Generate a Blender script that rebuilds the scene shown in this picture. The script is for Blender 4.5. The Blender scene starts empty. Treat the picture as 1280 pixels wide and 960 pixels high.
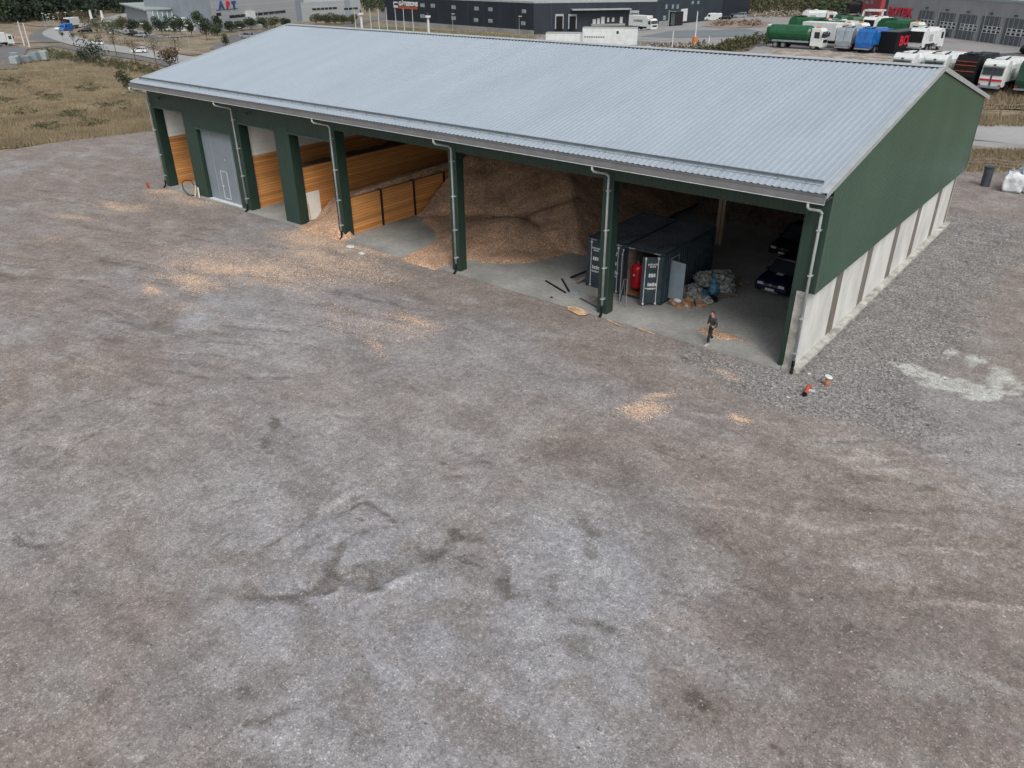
import bpy, bmesh, math, random
import numpy as np
from mathutils import Vector, Matrix
random.seed(7); rng = np.random.default_rng(7)
scene = bpy.context.scene
COL = scene.collection
R = math.radians

# ------------------------------------------------------------------ camera
CAM = np.array([9.388, -32.368, 16.494]); YAW, PIT, ROL, FPX = -.6823, .5020, -.0066, 961.66
fw = np.array([math.sin(YAW)*math.cos(PIT), math.cos(YAW)*math.cos(PIT), -math.sin(PIT)])
r0 = np.array([math.cos(YAW), -math.sin(YAW), 0]); u0 = np.cross(r0, fw)
rt = math.cos(ROL)*r0+math.sin(ROL)*u0; up = -math.sin(ROL)*r0+math.cos(ROL)*u0
cd = bpy.data.cameras.new('camera'); cam = bpy.data.objects.new('camera', cd); COL.objects.link(cam)
cd.lens = FPX/1280*36; cd.sensor_width = 36; cd.clip_start = .5; cd.clip_end = 9000
m = Matrix.Identity(4)
for i in range(3):
    m[i][0], m[i][1], m[i][2], m[i][3] = rt[i], up[i], -fw[i], CAM[i]
cam.matrix_world = m; scene.camera = cam

def sm(t):
    t = np.clip(t, 0, 1); return t*t*(3-2*t)
def hz(x, y):                       # terrain height: the lots behind the hall lie higher on the right
    return 3.6*sm((y-50)/34)*sm((x+105)/60)-5.0*sm((-92-x)/70)
def ray(px, py): return fw+rt*((px-640)/FPX)+up*((480-py)/FPX)
def G(px, py, z=None):              # point of the terrain that a sight line meets
    d = ray(px, py)
    if z is not None:
        return Vector(CAM+(z-CAM[2])/d[2]*d)
    z = 0.
    for i in range(40):
        P = CAM+(z-CAM[2])/d[2]*d
        z += .6*(float(hz(P[0], P[1]))-z)
    return Vector((P[0], P[1], float(hz(P[0], P[1]))))
def G2(px, py):
    p = G(px, py); return (p.x, p.y)
def on_wall(px, py, A, B):          # sight line against the vertical plane through A, B -> (distance along, height)
    d = ray(px, py); ab = np.array([B[0]-A[0], B[1]-A[1]]); L = np.hypot(*ab); ab /= L; n = np.array([-ab[1], ab[0]])
    t = ((A[0]-CAM[0])*n[0]+(A[1]-CAM[1])*n[1])/(d[0]*n[0]+d[1]*n[1]); P = CAM+t*d
    return (P[0]-A[0])*ab[0]+(P[1]-A[1])*ab[1], P[2]

# ------------------------------------------------------------------ noise
def _h(ix, iy, s):
    n = (ix.astype(np.int64)*374761393+iy.astype(np.int64)*668265263+s*1442695041) & 0x7fffffff
    n = ((n ^ (n >> 13))*1274126177) & 0x7fffffff
    return ((n ^ (n >> 16)) & 0xffff)/65535.
def vn(x, y, s=0):
    ix = np.floor(x); iy = np.floor(y); fx = x-ix; fy = y-iy; fx = fx*fx*(3-2*fx); fy = fy*fy*(3-2*fy)
    a = _h(ix, iy, s); b = _h(ix+1, iy, s); c = _h(ix, iy+1, s); d = _h(ix+1, iy+1, s)
    return (a*(1-fx)+b*fx)*(1-fy)+(c*(1-fx)+d*fx)*fy
def fbm(x, y, sc, o=4, s=0):
    t = 0; a = 1; w = 0; x = np.asarray(x, float)/sc; y = np.asarray(y, float)/sc
    for i in range(o):
        t = t+a*vn(x, y, s+i*17); w += a; a *= .5; x = x*2.03+7.1; y = y*2.03+3.7
    return t/w

# ------------------------------------------------------------------ materials
def nodes(name):
    mt = bpy.data.materials.new(name); mt.use_nodes = True
    nt = mt.node_tree; b = nt.nodes['Principled BSDF']; return mt, nt, b
def N(nt, t, **k):
    n = nt.nodes.new(t)
    for a, v in k.items():
        if a.startswith('i_'): n.inputs[a[2:].replace('_', ' ')].default_value = v
        else: setattr(n, a, v)
    return n
def lk(nt, a, b): nt.links.new(a, b)
def ramp(nt, fac, stops):
    r = N(nt, 'ShaderNodeValToRGB'); e = r.color_ramp.elements
    while len(e) < len(stops): e.new(.5)
    for q, (p, c) in zip(e, stops): q.position = p; q.color = (*c, 1) if len(c) == 3 else c
    lk(nt, fac, r.inputs['Fac']); return r.outputs['Color']
def mat(name, c, rough=.6, metal=0, var=.15, sc=1.5, bump=0, bsc=20, stretch=(1, 1, 1), c2=None, spec=None, fine=0, fsc=40):
    mt, nt, b = nodes(name)
    tc = N(nt, 'ShaderNodeTexCoord'); mp = N(nt, 'ShaderNodeMapping'); mp.inputs['Scale'].default_value = stretch
    lk(nt, tc.outputs['Object'], mp.inputs['Vector'])
    n1 = N(nt, 'ShaderNodeTexNoise'); n1.inputs['Scale'].default_value = sc; n1.inputs['Detail'].default_value = 6; n1.inputs['Roughness'].default_value = .65
    lk(nt, mp.outputs[0], n1.inputs['Vector'])
    if c2 is None: c2 = tuple(x*(1-2.2*var) for x in c); c1 = tuple(min(1, x*(1+1.6*var)) for x in c)
    else: c1 = c
    o = ramp(nt, n1.outputs['Fac'], [(.32, c2), (.68, c1)])
    if fine:
        n3 = N(nt, 'ShaderNodeTexNoise'); n3.inputs['Scale'].default_value = fsc; n3.inputs['Detail'].default_value = 2
        lk(nt, tc.outputs['Object'], n3.inputs['Vector'])
        f = ramp(nt, n3.outputs['Fac'], [(.3, (1-fine,)*3), (.7, (1+fine,)*3)])
        mx = N(nt, 'ShaderNodeMix', data_type='RGBA', blend_type='MULTIPLY'); mx.inputs[0].default_value = 1
        lk(nt, o, mx.inputs[6]); lk(nt, f, mx.inputs[7]); o = mx.outputs[2]
    lk(nt, o, b.inputs['Base Color'])
    b.inputs['Roughness'].default_value = rough; b.inputs['Metallic'].default_value = metal
    if spec is not None: b.inputs['Specular IOR Level'].default_value = spec
    if bump:
        n2 = N(nt, 'ShaderNodeTexNoise'); n2.inputs['Scale'].default_value = bsc; n2.inputs['Detail'].default_value = 4
        lk(nt, mp.outputs[0], n2.inputs['Vector'])
        bp = N(nt, 'ShaderNodeBump'); bp.inputs['Strength'].default_value = bump; bp.inputs['Distance'].default_value = .05
        lk(nt, n2.outputs['Fac'], bp.inputs['Height']); lk(nt, bp.outputs[0], b.inputs['Normal'])
    return mt
def glass(name, c=(.02, .025, .03), rough=.08):
    mt, nt, b = nodes(name); b.inputs['Base Color'].default_value = (*c, 1); b.inputs['Roughness'].default_value = rough
    tc = N(nt, 'ShaderNodeTexCoord'); n1 = N(nt, 'ShaderNodeTexNoise'); n1.inputs['Scale'].default_value = .7
    lk(nt, tc.outputs['Object'], n1.inputs['Vector'])
    lk(nt, ramp(nt, n1.outputs['Fac'], [(.35, c), (.7, tuple(x*1.8+.005 for x in c))]), b.inputs['Base Color'])
    return mt
def bands(name, c, cdark, axis, period, width, rough=.6, var=.12, sc=1.2, rand=.25, vary=0, bump=.3, stretch=(1, 1, 1)):
    """planks or panels: a joint every «period» metres along one axis and a tone of its own for every board"""
    mt, nt, b = nodes(name)
    tc = N(nt, 'ShaderNodeTexCoord'); sp = N(nt, 'ShaderNodeSeparateXYZ'); lk(nt, tc.outputs['Object'], sp.inputs[0])
    src = sp.outputs[axis]
    dv = N(nt, 'ShaderNodeMath', operation='DIVIDE'); lk(nt, src, dv.inputs[0]); dv.inputs[1].default_value = period
    fr = N(nt, 'ShaderNodeMath', operation='FRACT'); lk(nt, dv.outputs[0], fr.inputs[0])
    fl = N(nt, 'ShaderNodeMath', operation='FLOOR'); lk(nt, dv.outputs[0], fl.inputs[0])
    wn = N(nt, 'ShaderNodeTexWhiteNoise', noise_dimensions='1D'); lk(nt, fl.outputs[0], wn.inputs['W'])
    lt = N(nt, 'ShaderNodeMath', operation='LESS_THAN'); lk(nt, fr.outputs[0], lt.inputs[0]); lt.inputs[1].default_value = width/period
    mp = N(nt, 'ShaderNodeMapping'); mp.inputs['Scale'].default_value = stretch; lk(nt, tc.outputs['Object'], mp.inputs['Vector'])
    n1 = N(nt, 'ShaderNodeTexNoise'); n1.inputs['Scale'].default_value = sc; n1.inputs['Detail'].default_value = 7; n1.inputs['Roughness'].default_value = .7
    lk(nt, mp.outputs[0], n1.inputs['Vector'])
    o = ramp(nt, n1.outputs['Fac'], [(.3, tuple(x*(1-2*var) for x in c)), (.7, tuple(min(1, x*(1+1.5*var)) for x in c))])
    f = ramp(nt, wn.outputs['Value'], [(0, (1-rand,)*3), (1, (1+rand*.6,)*3)])
    mx = N(nt, 'ShaderNodeMix', data_type='RGBA', blend_type='MULTIPLY'); mx.inputs[0].default_value = 1; lk(nt, o, mx.inputs[6]); lk(nt, f, mx.inputs[7])
    m2 = N(nt, 'ShaderNodeMix', data_type='RGBA'); lk(nt, lt.outputs[0], m2.inputs[0]); lk(nt, mx.outputs[2], m2.inputs[6]); m2.inputs[7].default_value = (*cdark, 1)
    lk(nt, m2.outputs[2], b.inputs['Base Color']); b.inputs['Roughness'].default_value = rough
    if bump:
        bp = N(nt, 'ShaderNodeBump'); bp.invert = True; bp.inputs['Strength'].default_value = bump; bp.inputs['Distance'].default_value = .03
        lk(nt, lt.outputs[0], bp.inputs['Height']); lk(nt, bp.outputs[0], b.inputs['Normal'])
    return mt

M = dict(
 roof=mat('roof_sheet', (.34, .395, .45), .5, .15, var=.03, sc=.5, stretch=(1, .12, 1), fine=.03, fsc=6),
 trim=mat('pale_trim', (.40, .43, .45), .45, .2, var=.06),
 gutter=mat('gutter_grey', (.23, .232, .24), .4, .3, var=.06),
 pipe=mat('downpipe_grey', (.5, .55, .55), .35, .3, var=.08, sc=3),
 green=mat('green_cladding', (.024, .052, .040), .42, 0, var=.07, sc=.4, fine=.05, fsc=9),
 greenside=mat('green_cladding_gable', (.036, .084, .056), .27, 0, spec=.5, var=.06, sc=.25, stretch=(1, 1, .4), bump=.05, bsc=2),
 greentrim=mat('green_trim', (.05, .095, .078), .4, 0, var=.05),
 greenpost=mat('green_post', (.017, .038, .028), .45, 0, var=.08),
 door=bands('grey_door', (.23, .27, .31), (.13, .15, .18), 0, .12, .02, .45, .05, rand=.05, bump=.4),
 whiteline=mat('white_edge', (.62, .65, .68), .5, 0, var=.05),
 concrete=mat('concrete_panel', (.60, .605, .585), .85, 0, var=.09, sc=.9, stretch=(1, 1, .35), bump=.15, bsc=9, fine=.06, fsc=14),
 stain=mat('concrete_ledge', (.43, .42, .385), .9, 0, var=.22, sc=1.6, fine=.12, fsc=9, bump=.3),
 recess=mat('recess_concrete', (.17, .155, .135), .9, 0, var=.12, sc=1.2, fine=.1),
 slab=mat('floor_concrete', (.30, .30, .285), .75, 0, var=.16, sc=.28, fine=.12, fsc=5, bump=.1),
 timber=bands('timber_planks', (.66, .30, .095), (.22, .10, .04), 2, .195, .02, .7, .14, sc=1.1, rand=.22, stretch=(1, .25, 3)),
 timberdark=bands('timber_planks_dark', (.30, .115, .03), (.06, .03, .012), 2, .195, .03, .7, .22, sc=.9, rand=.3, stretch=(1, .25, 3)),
 white_panel=bands('white_panel', (.90, .91, .88), (.66, .67, .64), 2, .6, .015, .5, .05, rand=.06),
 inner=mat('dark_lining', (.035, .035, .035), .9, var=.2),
 glulam=mat('glulam', (.33, .26, .20), .8, var=.15, stretch=(1, 1, .2), sc=3),
 steel=mat('dark_steel', (.02, .02, .022), .5, .3, var=.2),
 black=mat('black_plastic', (.010, .010, .011), .7, spec=.2, var=.2),
 rubber=mat('rubber', (.014, .014, .015), .85, var=.2),
 rim=mat('rim_metal', (.3, .3, .31), .4, .6, var=.1),
 container=mat('container_blue_black', (.026, .045, .060), .5, .1, var=.22, sc=1.3, fine=.1, fsc=12),
 contop=mat('container_roof', (.07, .082, .098), .6, .1, var=.25, sc=.8, fine=.12, fsc=9),
 marks=mat('white_marks', (.6, .62, .62), .6, var=.15, sc=9),
 plywood=mat('plywood', (.30, .16, .055), .7, var=.2, sc=3),
 pine=mat('raw_pine', (.60, .42, .26), .75, var=.2, sc=4, stretch=(1, 1, 1)),
 greywood=mat('weathered_wood', (.23, .19, .15), .85, var=.25, sc=4),
 redpaint=mat('red_enamel', (.52, .012, .02), .25, 0, var=.1),
 sheet=mat('blue_grey_sheet', (.24, .30, .345), .45, .1, var=.08),
 cardboard=mat('cardboard', (.33, .19, .11), .85, var=.2, sc=5),
 bag=mat('plastic_film', (.27, .29, .28), .25, 0, var=.5, sc=5, bump=.8, bsc=9),
 bagblue=mat('blue_plastic_film', (.05, .17, .27), .3, 0, var=.4, sc=5, bump=.8, bsc=9),
 bigbag=mat('big_bag_fabric', (.62, .65, .68), .7, var=.14, sc=2.4, bump=.6, bsc=5),
 bluecar=mat('dark_blue_paint', (.008, .014, .048), .22, .35, var=.05),
 blackcar=mat('black_paint', (.007, .007, .009), .5, .0, spec=.25, var=.05),
 glass=glass('dark_glass'), chrome=mat('chrome', (.6, .6, .62), .15, .9, var=.05),
 lamp=mat('lamp_lens', (.6, .62, .65), .15, var=.08), redlamp=mat('red_lens', (.4, .02, .02), .3, var=.1),
 white=mat('white_paint', (.62, .65, .65), .4, var=.07, sc=.9), offwhite=mat('off_white_paint', (.60, .62, .58), .4, var=.1, sc=1),
 tgreen=mat('truck_green', (.010, .085, .032), .4, var=.15), dgreen=mat('truck_dark_green', (.012, .05, .03), .4, var=.15),
 tblue=mat('truck_blue', (.015, .13, .42), .35, .1, var=.15), silver=mat('truck_silver', (.33, .38, .42), .35, .4, var=.1),
 orange=mat('orange_plastic', (.55, .19, .06), .5, var=.1), redpipe=mat('brick_red_plastic', (.42, .075, .035), .5, var=.15),
 darkgrey=mat('dark_grey_plastic', (.055, .065, .08), .5, var=.15),
 skin=mat('skin', (.42, .24, .17), .6, var=.05), hair=mat('hair_brown', (.06, .03, .018), .8, var=.2, bump=.4),
 shirt=mat('dark_grey_shirt', (.05, .052, .058), .85, var=.2, sc=6, bump=.4), trousers=mat('black_trousers', (.016, .017, .02), .85, var=.2, sc=6, bump=.4),
 shoe=mat('shoe_grey', (.35, .35, .35), .7, var=.15), orangepatch=mat('orange_print', (.45, .16, .08), .8, var=.1),
 bark=mat('bark', (.09, .07, .055), .9, var=.25, sc=8),
 wall_grey=bands('grey_wall_panels', (.34, .36, .38), (.17, .185, .2), 2, 1.2, .04, .5, .05, rand=.06, bump=.1),
 wall_grey2=mat('mid_grey_wall', (.23, .265, .31), .55, var=.05, sc=.3),
 wall_botek=mat('grey_render_wall', (.28, .285, .30), .6, var=.06, sc=.3),
 wall_navy=mat('navy_wall', (.014, .020, .032), .5, 0, var=.12, sc=.2), wall_navy2=mat('slate_wall', (.024, .036, .05), .5, var=.1, sc=.2),
 wall_red=mat('red_wall', (.34, .035, .045), .6, var=.12), seam=mat('wall_seam', (.055, .06, .07), .6, var=.1),
 palewin=mat('pale_window', (.22, .29, .31), .3, var=.2, sc=2),
 red_sign=mat('red_sign', (.56, .015, .04), .45, var=.06), blue_sign=mat('blue_sign', (.03, .07, .22), .45, var=.06),
 canopy=mat('canopy_grey', (.30, .34, .34), .6, var=.08),
 guard=mat('galvanised_guard', (.20, .235, .26), .5, .3, var=.1),
 boardwhite=mat('white_board', (.80, .80, .76), .6, var=.04),
 lime=mat('lime_crust', (.47, .47, .44), .95, var=.18, sc=2.2, fine=.15, fsc=12),
)

# ------------------------------------------------------------------ object helpers
def tag(o, label=None, cat=None, group=None, kind=None):
    if label: o['label'] = label
    if cat: o['category'] = cat
    if group: o['group'] = group
    if kind: o['kind'] = kind
    return o
def thing(name, label, cat, loc=(0, 0, 0), rz=0, group=None):
    o = bpy.data.objects.new(name, None); COL.objects.link(o); o.location = loc; o.rotation_euler = (0, 0, rz)
    o.empty_display_size = .3
    return tag(o, label, cat, group)
def struct(o): o['kind'] = 'structure'; return o
class MB:
    def __init__(s): s.v = []; s.f = []
    def add(s, v, f):
        n = len(s.v); s.v += [tuple(p) for p in v]; s.f += [tuple(i+n for i in q) for q in f]; return s
    def box(s, x0, x1, y0, y1, z0, z1, rz=0, o=None):
        v = [(x, y, z) for z in (z0, z1) for x, y in ((x0, y0), (x1, y0), (x1, y1), (x0, y1))]
        if rz:
            cx, cy = o if o else ((x0+x1)/2, (y0+y1)/2); c, q = math.cos(rz), math.sin(rz)
            v = [(cx+(x-cx)*c-(y-cy)*q, cy+(x-cx)*q+(y-cy)*c, z) for x, y, z in v]
        return s.add(v, [(3, 2, 1, 0), (4, 5, 6, 7), (0, 1, 5, 4), (1, 2, 6, 5), (2, 3, 7, 6), (3, 0, 4, 7)])
    def quad(s, *p): return s.add(p, [tuple(range(len(p)))])
    def tube(s, pts, r, n=8, cap=True, r2=None):
        pts = [Vector(p) for p in pts]; k = len(pts); base = len(s.v); rs = []
        for i, p in enumerate(pts):
            d = (pts[min(i+1, k-1)]-pts[max(i-1, 0)]).normalized()
            a = d.cross(Vector((0, 0, 1)) if abs(d.z) < .9 else Vector((1, 0, 0))).normalized(); b = d.cross(a)
            rr = r if r2 is None else r+(r2-r)*i/(k-1)
            if isinstance(r, (list, tuple)): rr = r[i]
            for j in range(n):
                t = 2*math.pi*j/n; s.v.append(tuple(p+a*math.cos(t)*rr+b*math.sin(t)*rr))
        for i in range(k-1):
            for j in range(n):
                j2 = (j+1) % n; s.f.append((base+i*n+j, base+i*n+j2, base+(i+1)*n+j2, base+(i+1)*n+j))
        if cap:
            s.f.append(tuple(base+j for j in range(n))[::-1]); s.f.append(tuple(base+(k-1)*n+j for j in range(n)))
        return s
    def beam(s, a, b, w, h):            # rectangular bar between two points
        a = Vector(a); b = Vector(b); d = (b-a).normalized(); q = d.cross(Vector((0, 0, 1)))
        if q.length < .01: q = Vector((1, 0, 0))
        q = q.normalized()*w/2; u = q.cross(d).normalized()*h/2
        v = [a-q-u, a+q-u, a+q+u, a-q+u, b-q-u, b+q-u, b+q+u, b-q+u]
        return s.add(v, [(0, 1, 2, 3), (7, 6, 5, 4), (0, 4, 5, 1), (1, 5, 6, 2), (2, 6, 7, 3), (3, 7, 4, 0)])
    def prism(s, pts, y0, y1, ax='y', t0=0, t1=0):      # polygon in x,z pushed along y; t0/t1 unused side inset
        n = len(pts); A = [(x, y0, z) for x, z in pts]; B = [(x, y1, z) for x, z in pts]
        return s.add(A+B, [tuple(range(n)), tuple(range(2*n-1, n-1, -1))]+[(i, i+n, (i+1) % n+n, (i+1) % n) for i in range(n)])
    def build(s, name, m, parent=None, smooth=False, bev=0, seg=2):
        me = bpy.data.meshes.new(name); me.from_pydata(s.v, [], s.f); me.update()
        bm = bmesh.new(); bm.from_mesh(me); bmesh.ops.recalc_face_normals(bm, faces=bm.faces); bm.to_mesh(me); bm.free()
        me.materials.append(M[m] if isinstance(m, str) else m)
        o = bpy.data.objects.new(name, me); COL.objects.link(o)
        if parent: o.parent = parent
        if smooth:
            for p in me.polygons: p.use_smooth = True
        if bev:
            b = o.modifiers.new('bevel', 'BEVEL'); b.width = bev; b.segments = seg; b.limit_method = 'ANGLE'; b.angle_limit = R(35)
        return o
def corr(mb, A, B, z0, z1, pitch=.2, depth=.02, out=(0, -1), top=None):
    """vertical trapezoid sheet from A to B (plan points), z0..z1 or z1 from a function of distance"""
    L = math.hypot(B[0]-A[0], B[1]-A[1]); dx, dy = (B[0]-A[0])/L, (B[1]-A[1])/L; s = 0; k = 0; P = []
    while s < L-1e-6:
        for f, d in ((0, 0), (.4, 0), (.5, 1), (.9, 1)):
            t = s+f*pitch
            if t < L: P.append((t, d))
        s += pitch
    P.append((L, 0)); v = []
    for t, d in P:
        x, y = A[0]+dx*t+out[0]*d*depth, A[1]+dy*t+out[1]*d*depth
        zt = top(t) if top else z1
        v += [(x, y, z0), (x, y, zt)]
    return mb.add(v, [(2*i, 2*i+2, 2*i+3, 2*i+1) for i in range(len(P)-1)])
def text_mesh(name, s, size, m, parent=None, loc=(0, 0, 0), rot=(0, 0, 0), ext=.03, bold=.02, xs=1, flip=False):
    cu = bpy.data.curves.new(name, 'FONT'); cu.body = s; cu.size = size; cu.extrude = ext; cu.offset = bold; cu.align_x = 'CENTER'; cu.align_y = 'CENTER'; cu.resolution_u = 2
    t = bpy.data.objects.new(name+'_curve', cu); COL.objects.link(t)
    dg = bpy.context.evaluated_depsgraph_get(); me = bpy.data.meshes.new_from_object(t.evaluated_get(dg))
    bpy.data.objects.remove(t); bpy.data.curves.remove(cu)
    for v in me.vertices: v.co.x *= xs
    me.materials.clear(); me.materials.append(M[m]); o = bpy.data.objects.new(name, me); COL.objects.link(o)
    o.parent = parent; o.location = loc; o.rotation_euler = rot
    return o
def dup(root, loc, rz=None, label=None):
    r = root.copy(); COL.objects.link(r); r.location = loc
    if rz is not None: r.rotation_euler = (0, 0, rz)
    if label: r['label'] = label
    for ch in list(root.children):
        c = ch.copy(); COL.objects.link(c); c.parent = r
        for g in list(ch.children):
            d = g.copy(); COL.objects.link(d); d.parent = c
    return r

# ------------------------------------------------------------------ yard (gravel) with painted soil variation per vertex
def axis_pts(a, b, fa, fb, st, co):
    L = list(np.arange(fa, fb, st)); t = fa; s = st
    lo = []
    while t > a: s = min(s*1.15, co); t -= s; lo.append(t)
    hi = []; t = fb; s = st
    while t < b: hi.append(t); s = min(s*1.15, co); t += s
    return np.array(lo[::-1]+L+hi)
def sheet_mesh(name, xs, ys, Z, cols=None, m=None, marks=None):
    nx, ny = len(xs), len(ys); X, Y = np.meshgrid(xs, ys); co = np.stack([X, Y, Z], -1).reshape(-1, 3)
    i = np.arange(nx*ny).reshape(ny, nx); q = np.stack([i[:-1, :-1], i[:-1, 1:], i[1:, 1:], i[1:, :-1]], -1).reshape(-1, 4)
    me = bpy.data.meshes.new(name); me.vertices.add(len(co)); me.vertices.foreach_set('co', co.ravel())
    me.loops.add(q.size); me.loops.foreach_set('vertex_index', q.ravel()); me.polygons.add(len(q))
    me.polygons.foreach_set('loop_start', np.arange(0, q.size, 4)); me.polygons.foreach_set('loop_total', np.full(len(q), 4))
    me.update(calc_edges=True); me.polygons.foreach_set('use_smooth', np.ones(len(q), bool))
    if cols is not None:
        a = me.color_attributes.new('tint', 'FLOAT_COLOR', 'POINT'); a.data.foreach_set('color', cols.reshape(-1, 4).ravel())
    if marks is not None:
        a = me.color_attributes.new('marks', 'FLOAT_COLOR', 'POINT'); a.data.foreach_set('color', marks.reshape(-1, 4).ravel())
    me.materials.append(m); o = bpy.data.objects.new(name, me); COL.objects.link(o); return o

def yard_material():
    mt, nt, b = nodes('gravel_yard'); at = N(nt, 'ShaderNodeVertexColor', layer_name='tint')
    tc = N(nt, 'ShaderNodeTexCoord')
    def vor(sc):
        v = N(nt, 'ShaderNodeTexVoronoi'); v.inputs['Scale'].default_value = sc; lk(nt, tc.outputs['Object'], v.inputs['Vector']); return v
    va = vor(27); vb = vor(13)
    sa = N(nt, 'ShaderNodeSeparateColor'); lk(nt, va.outputs['Color'], sa.inputs[0]); sb = N(nt, 'ShaderNodeSeparateColor'); lk(nt, vb.outputs['Color'], sb.inputs[0])
    fa = ramp(nt, sa.outputs[0], [(0, (.70,)*3), (.6, (1.0,)*3), (.93, (1.15, 1.15, 1.15)), (1, (1.75, 1.75, 1.78))])
    fb = ramp(nt, sb.outputs[1], [(0, (.52,)*3), (.5, (.95,)*3), (.85, (1.28,)*3), (1, (1.85,)*3)])
    mx = N(nt, 'ShaderNodeMix', data_type='RGBA'); lk(nt, at.outputs['Alpha'], mx.inputs[0]); lk(nt, fa, mx.inputs[6]); lk(nt, fb, mx.inputs[7])
    n1 = N(nt, 'ShaderNodeTexNoise'); n1.inputs['Scale'].default_value = 4.5; n1.inputs['Detail'].default_value = 8; n1.inputs['Roughness'].default_value = .78; lk(nt, tc.outputs['Object'], n1.inputs['Vector'])
    f1 = ramp(nt, n1.outputs['Fac'], [(.32, (.70, .68, .67)), (.5, (1, 1, 1)), (.68, (1.28, 1.28, 1.29))])
    m1 = N(nt, 'ShaderNodeMix', data_type='RGBA', blend_type='MULTIPLY'); m1.inputs[0].default_value = 1; lk(nt, mx.outputs[2], m1.inputs[6]); lk(nt, f1, m1.inputs[7])
    a2 = N(nt, 'ShaderNodeVertexColor', layer_name='marks'); s2 = N(nt, 'ShaderNodeSeparateColor'); lk(nt, a2.outputs['Color'], s2.inputs[0])
    def math_(op, x, y=None, clamp=False):
        n = N(nt, 'ShaderNodeMath', operation=op, use_clamp=clamp)
        for k, q in enumerate((x, y)):
            if q is None: continue
            if isinstance(q, (int, float)): n.inputs[k].default_value = q
            else: lk(nt, q, n.inputs[k])
        return n.outputs[0]
    def noise(sc, det, ro, dist=0, st=(1, 1, 1), rot=0):
        mp = N(nt, 'ShaderNodeMapping'); mp.inputs['Scale'].default_value = st; mp.inputs['Rotation'].default_value = (0, 0, rot); lk(nt, tc.outputs['Object'], mp.inputs['Vector'])
        n = N(nt, 'ShaderNodeTexNoise'); n.inputs['Scale'].default_value = sc; n.inputs['Detail'].default_value = det; n.inputs['Roughness'].default_value = ro; n.inputs['Distortion'].default_value = dist; lk(nt, mp.outputs[0], n.inputs['Vector']); return n.outputs['Fac']
    nA = noise(.42, 12, .68, .6, (1, 2.1, 1), .5); nB = noise(1.5, 10, .75, .3); nC = noise(.8, 11, .7, 1.2, (2.4, 1, 1), -.35)
    def mult(c, fac, lo, hi, a, b_):
        f = ramp(nt, fac, [(a, lo), (b_, hi)]); q = N(nt, 'ShaderNodeMix', data_type='RGBA', blend_type='MULTIPLY'); q.inputs[0].default_value = 1; lk(nt, c, q.inputs[6]); lk(nt, f, q.inputs[7]); return q.outputs[2]
    col = at.outputs['Color']
    col = mult(col, nA, (.87, .86, .855), (1.10, 1.10, 1.105), .38, .62); col = mult(col, nC, (.88, .875, .87), (1.08, 1.08, 1.08), .36, .60)
    def masked(c, mask, amt, target, k=2.4, off=.38, tex=None):
        t = tex if tex is not None else nB
        q = math_('MULTIPLY', math_('SUBTRACT', t, .5), 1.5); q = math_('ADD', q, mask); q = math_('MULTIPLY', math_('SUBTRACT', q, off), k, True); q = math_('MULTIPLY', q, math_('MULTIPLY', mask, 4, True)); q = math_('MULTIPLY', q, amt)
        m_ = N(nt, 'ShaderNodeMix', data_type='RGBA', blend_type='MULTIPLY'); lk(nt, q, m_.inputs[0]); lk(nt, c, m_.inputs[6]); m_.inputs[7].default_value = (*target, 1); return m_.outputs[2]
    col = masked(col, s2.outputs[1], .95, (.55, .52, .49)); col = masked(col, s2.outputs[2], .9, (1.42, 1.42, 1.43))
    m2 = N(nt, 'ShaderNodeMix', data_type='RGBA', blend_type='MULTIPLY'); m2.inputs[0].default_value = 1; lk(nt, col, m2.inputs[6]); lk(nt, m1.outputs[2], m2.inputs[7])
    vc = vor(19); sc_ = N(nt, 'ShaderNodeSeparateColor'); lk(nt, vc.outputs['Color'], sc_.inputs[0])
    dens = math_('MULTIPLY', s2.outputs[0], math_('ADD', math_('MULTIPLY', nB, 3.3), -.40)); cm = math_('MULTIPLY', math_('SUBTRACT', dens, sc_.outputs[0]), 6, True)
    cc = ramp(nt, sc_.outputs[1], [(0, (.27, .19, .145)), (.5, (.46, .335, .25)), (1, (.74, .58, .45))])
    m3 = N(nt, 'ShaderNodeMix', data_type='RGBA'); lk(nt, cm, m3.inputs[0]); lk(nt, m2.outputs[2], m3.inputs[6]); lk(nt, cc, m3.inputs[7])
    lk(nt, m3.outputs[2], b.inputs['Base Color']); b.inputs['Roughness'].default_value = .95; b.inputs['Specular IOR Level'].default_value = .15
    ad = N(nt, 'ShaderNodeMath', operation='ADD'); lk(nt, sa.outputs[0], ad.inputs[0]); lk(nt, n1.outputs['Fac'], ad.inputs[1])
    bp = N(nt, 'ShaderNodeBump'); bp.inputs['Strength'].default_value = .35; bp.inputs['Distance'].default_value = .05; lk(nt, ad.outputs[0], bp.inputs['Height']); lk(nt, bp.outputs[0], b.inputs['Normal'])
    return mt
M['yard'] = yard_material()

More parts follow.
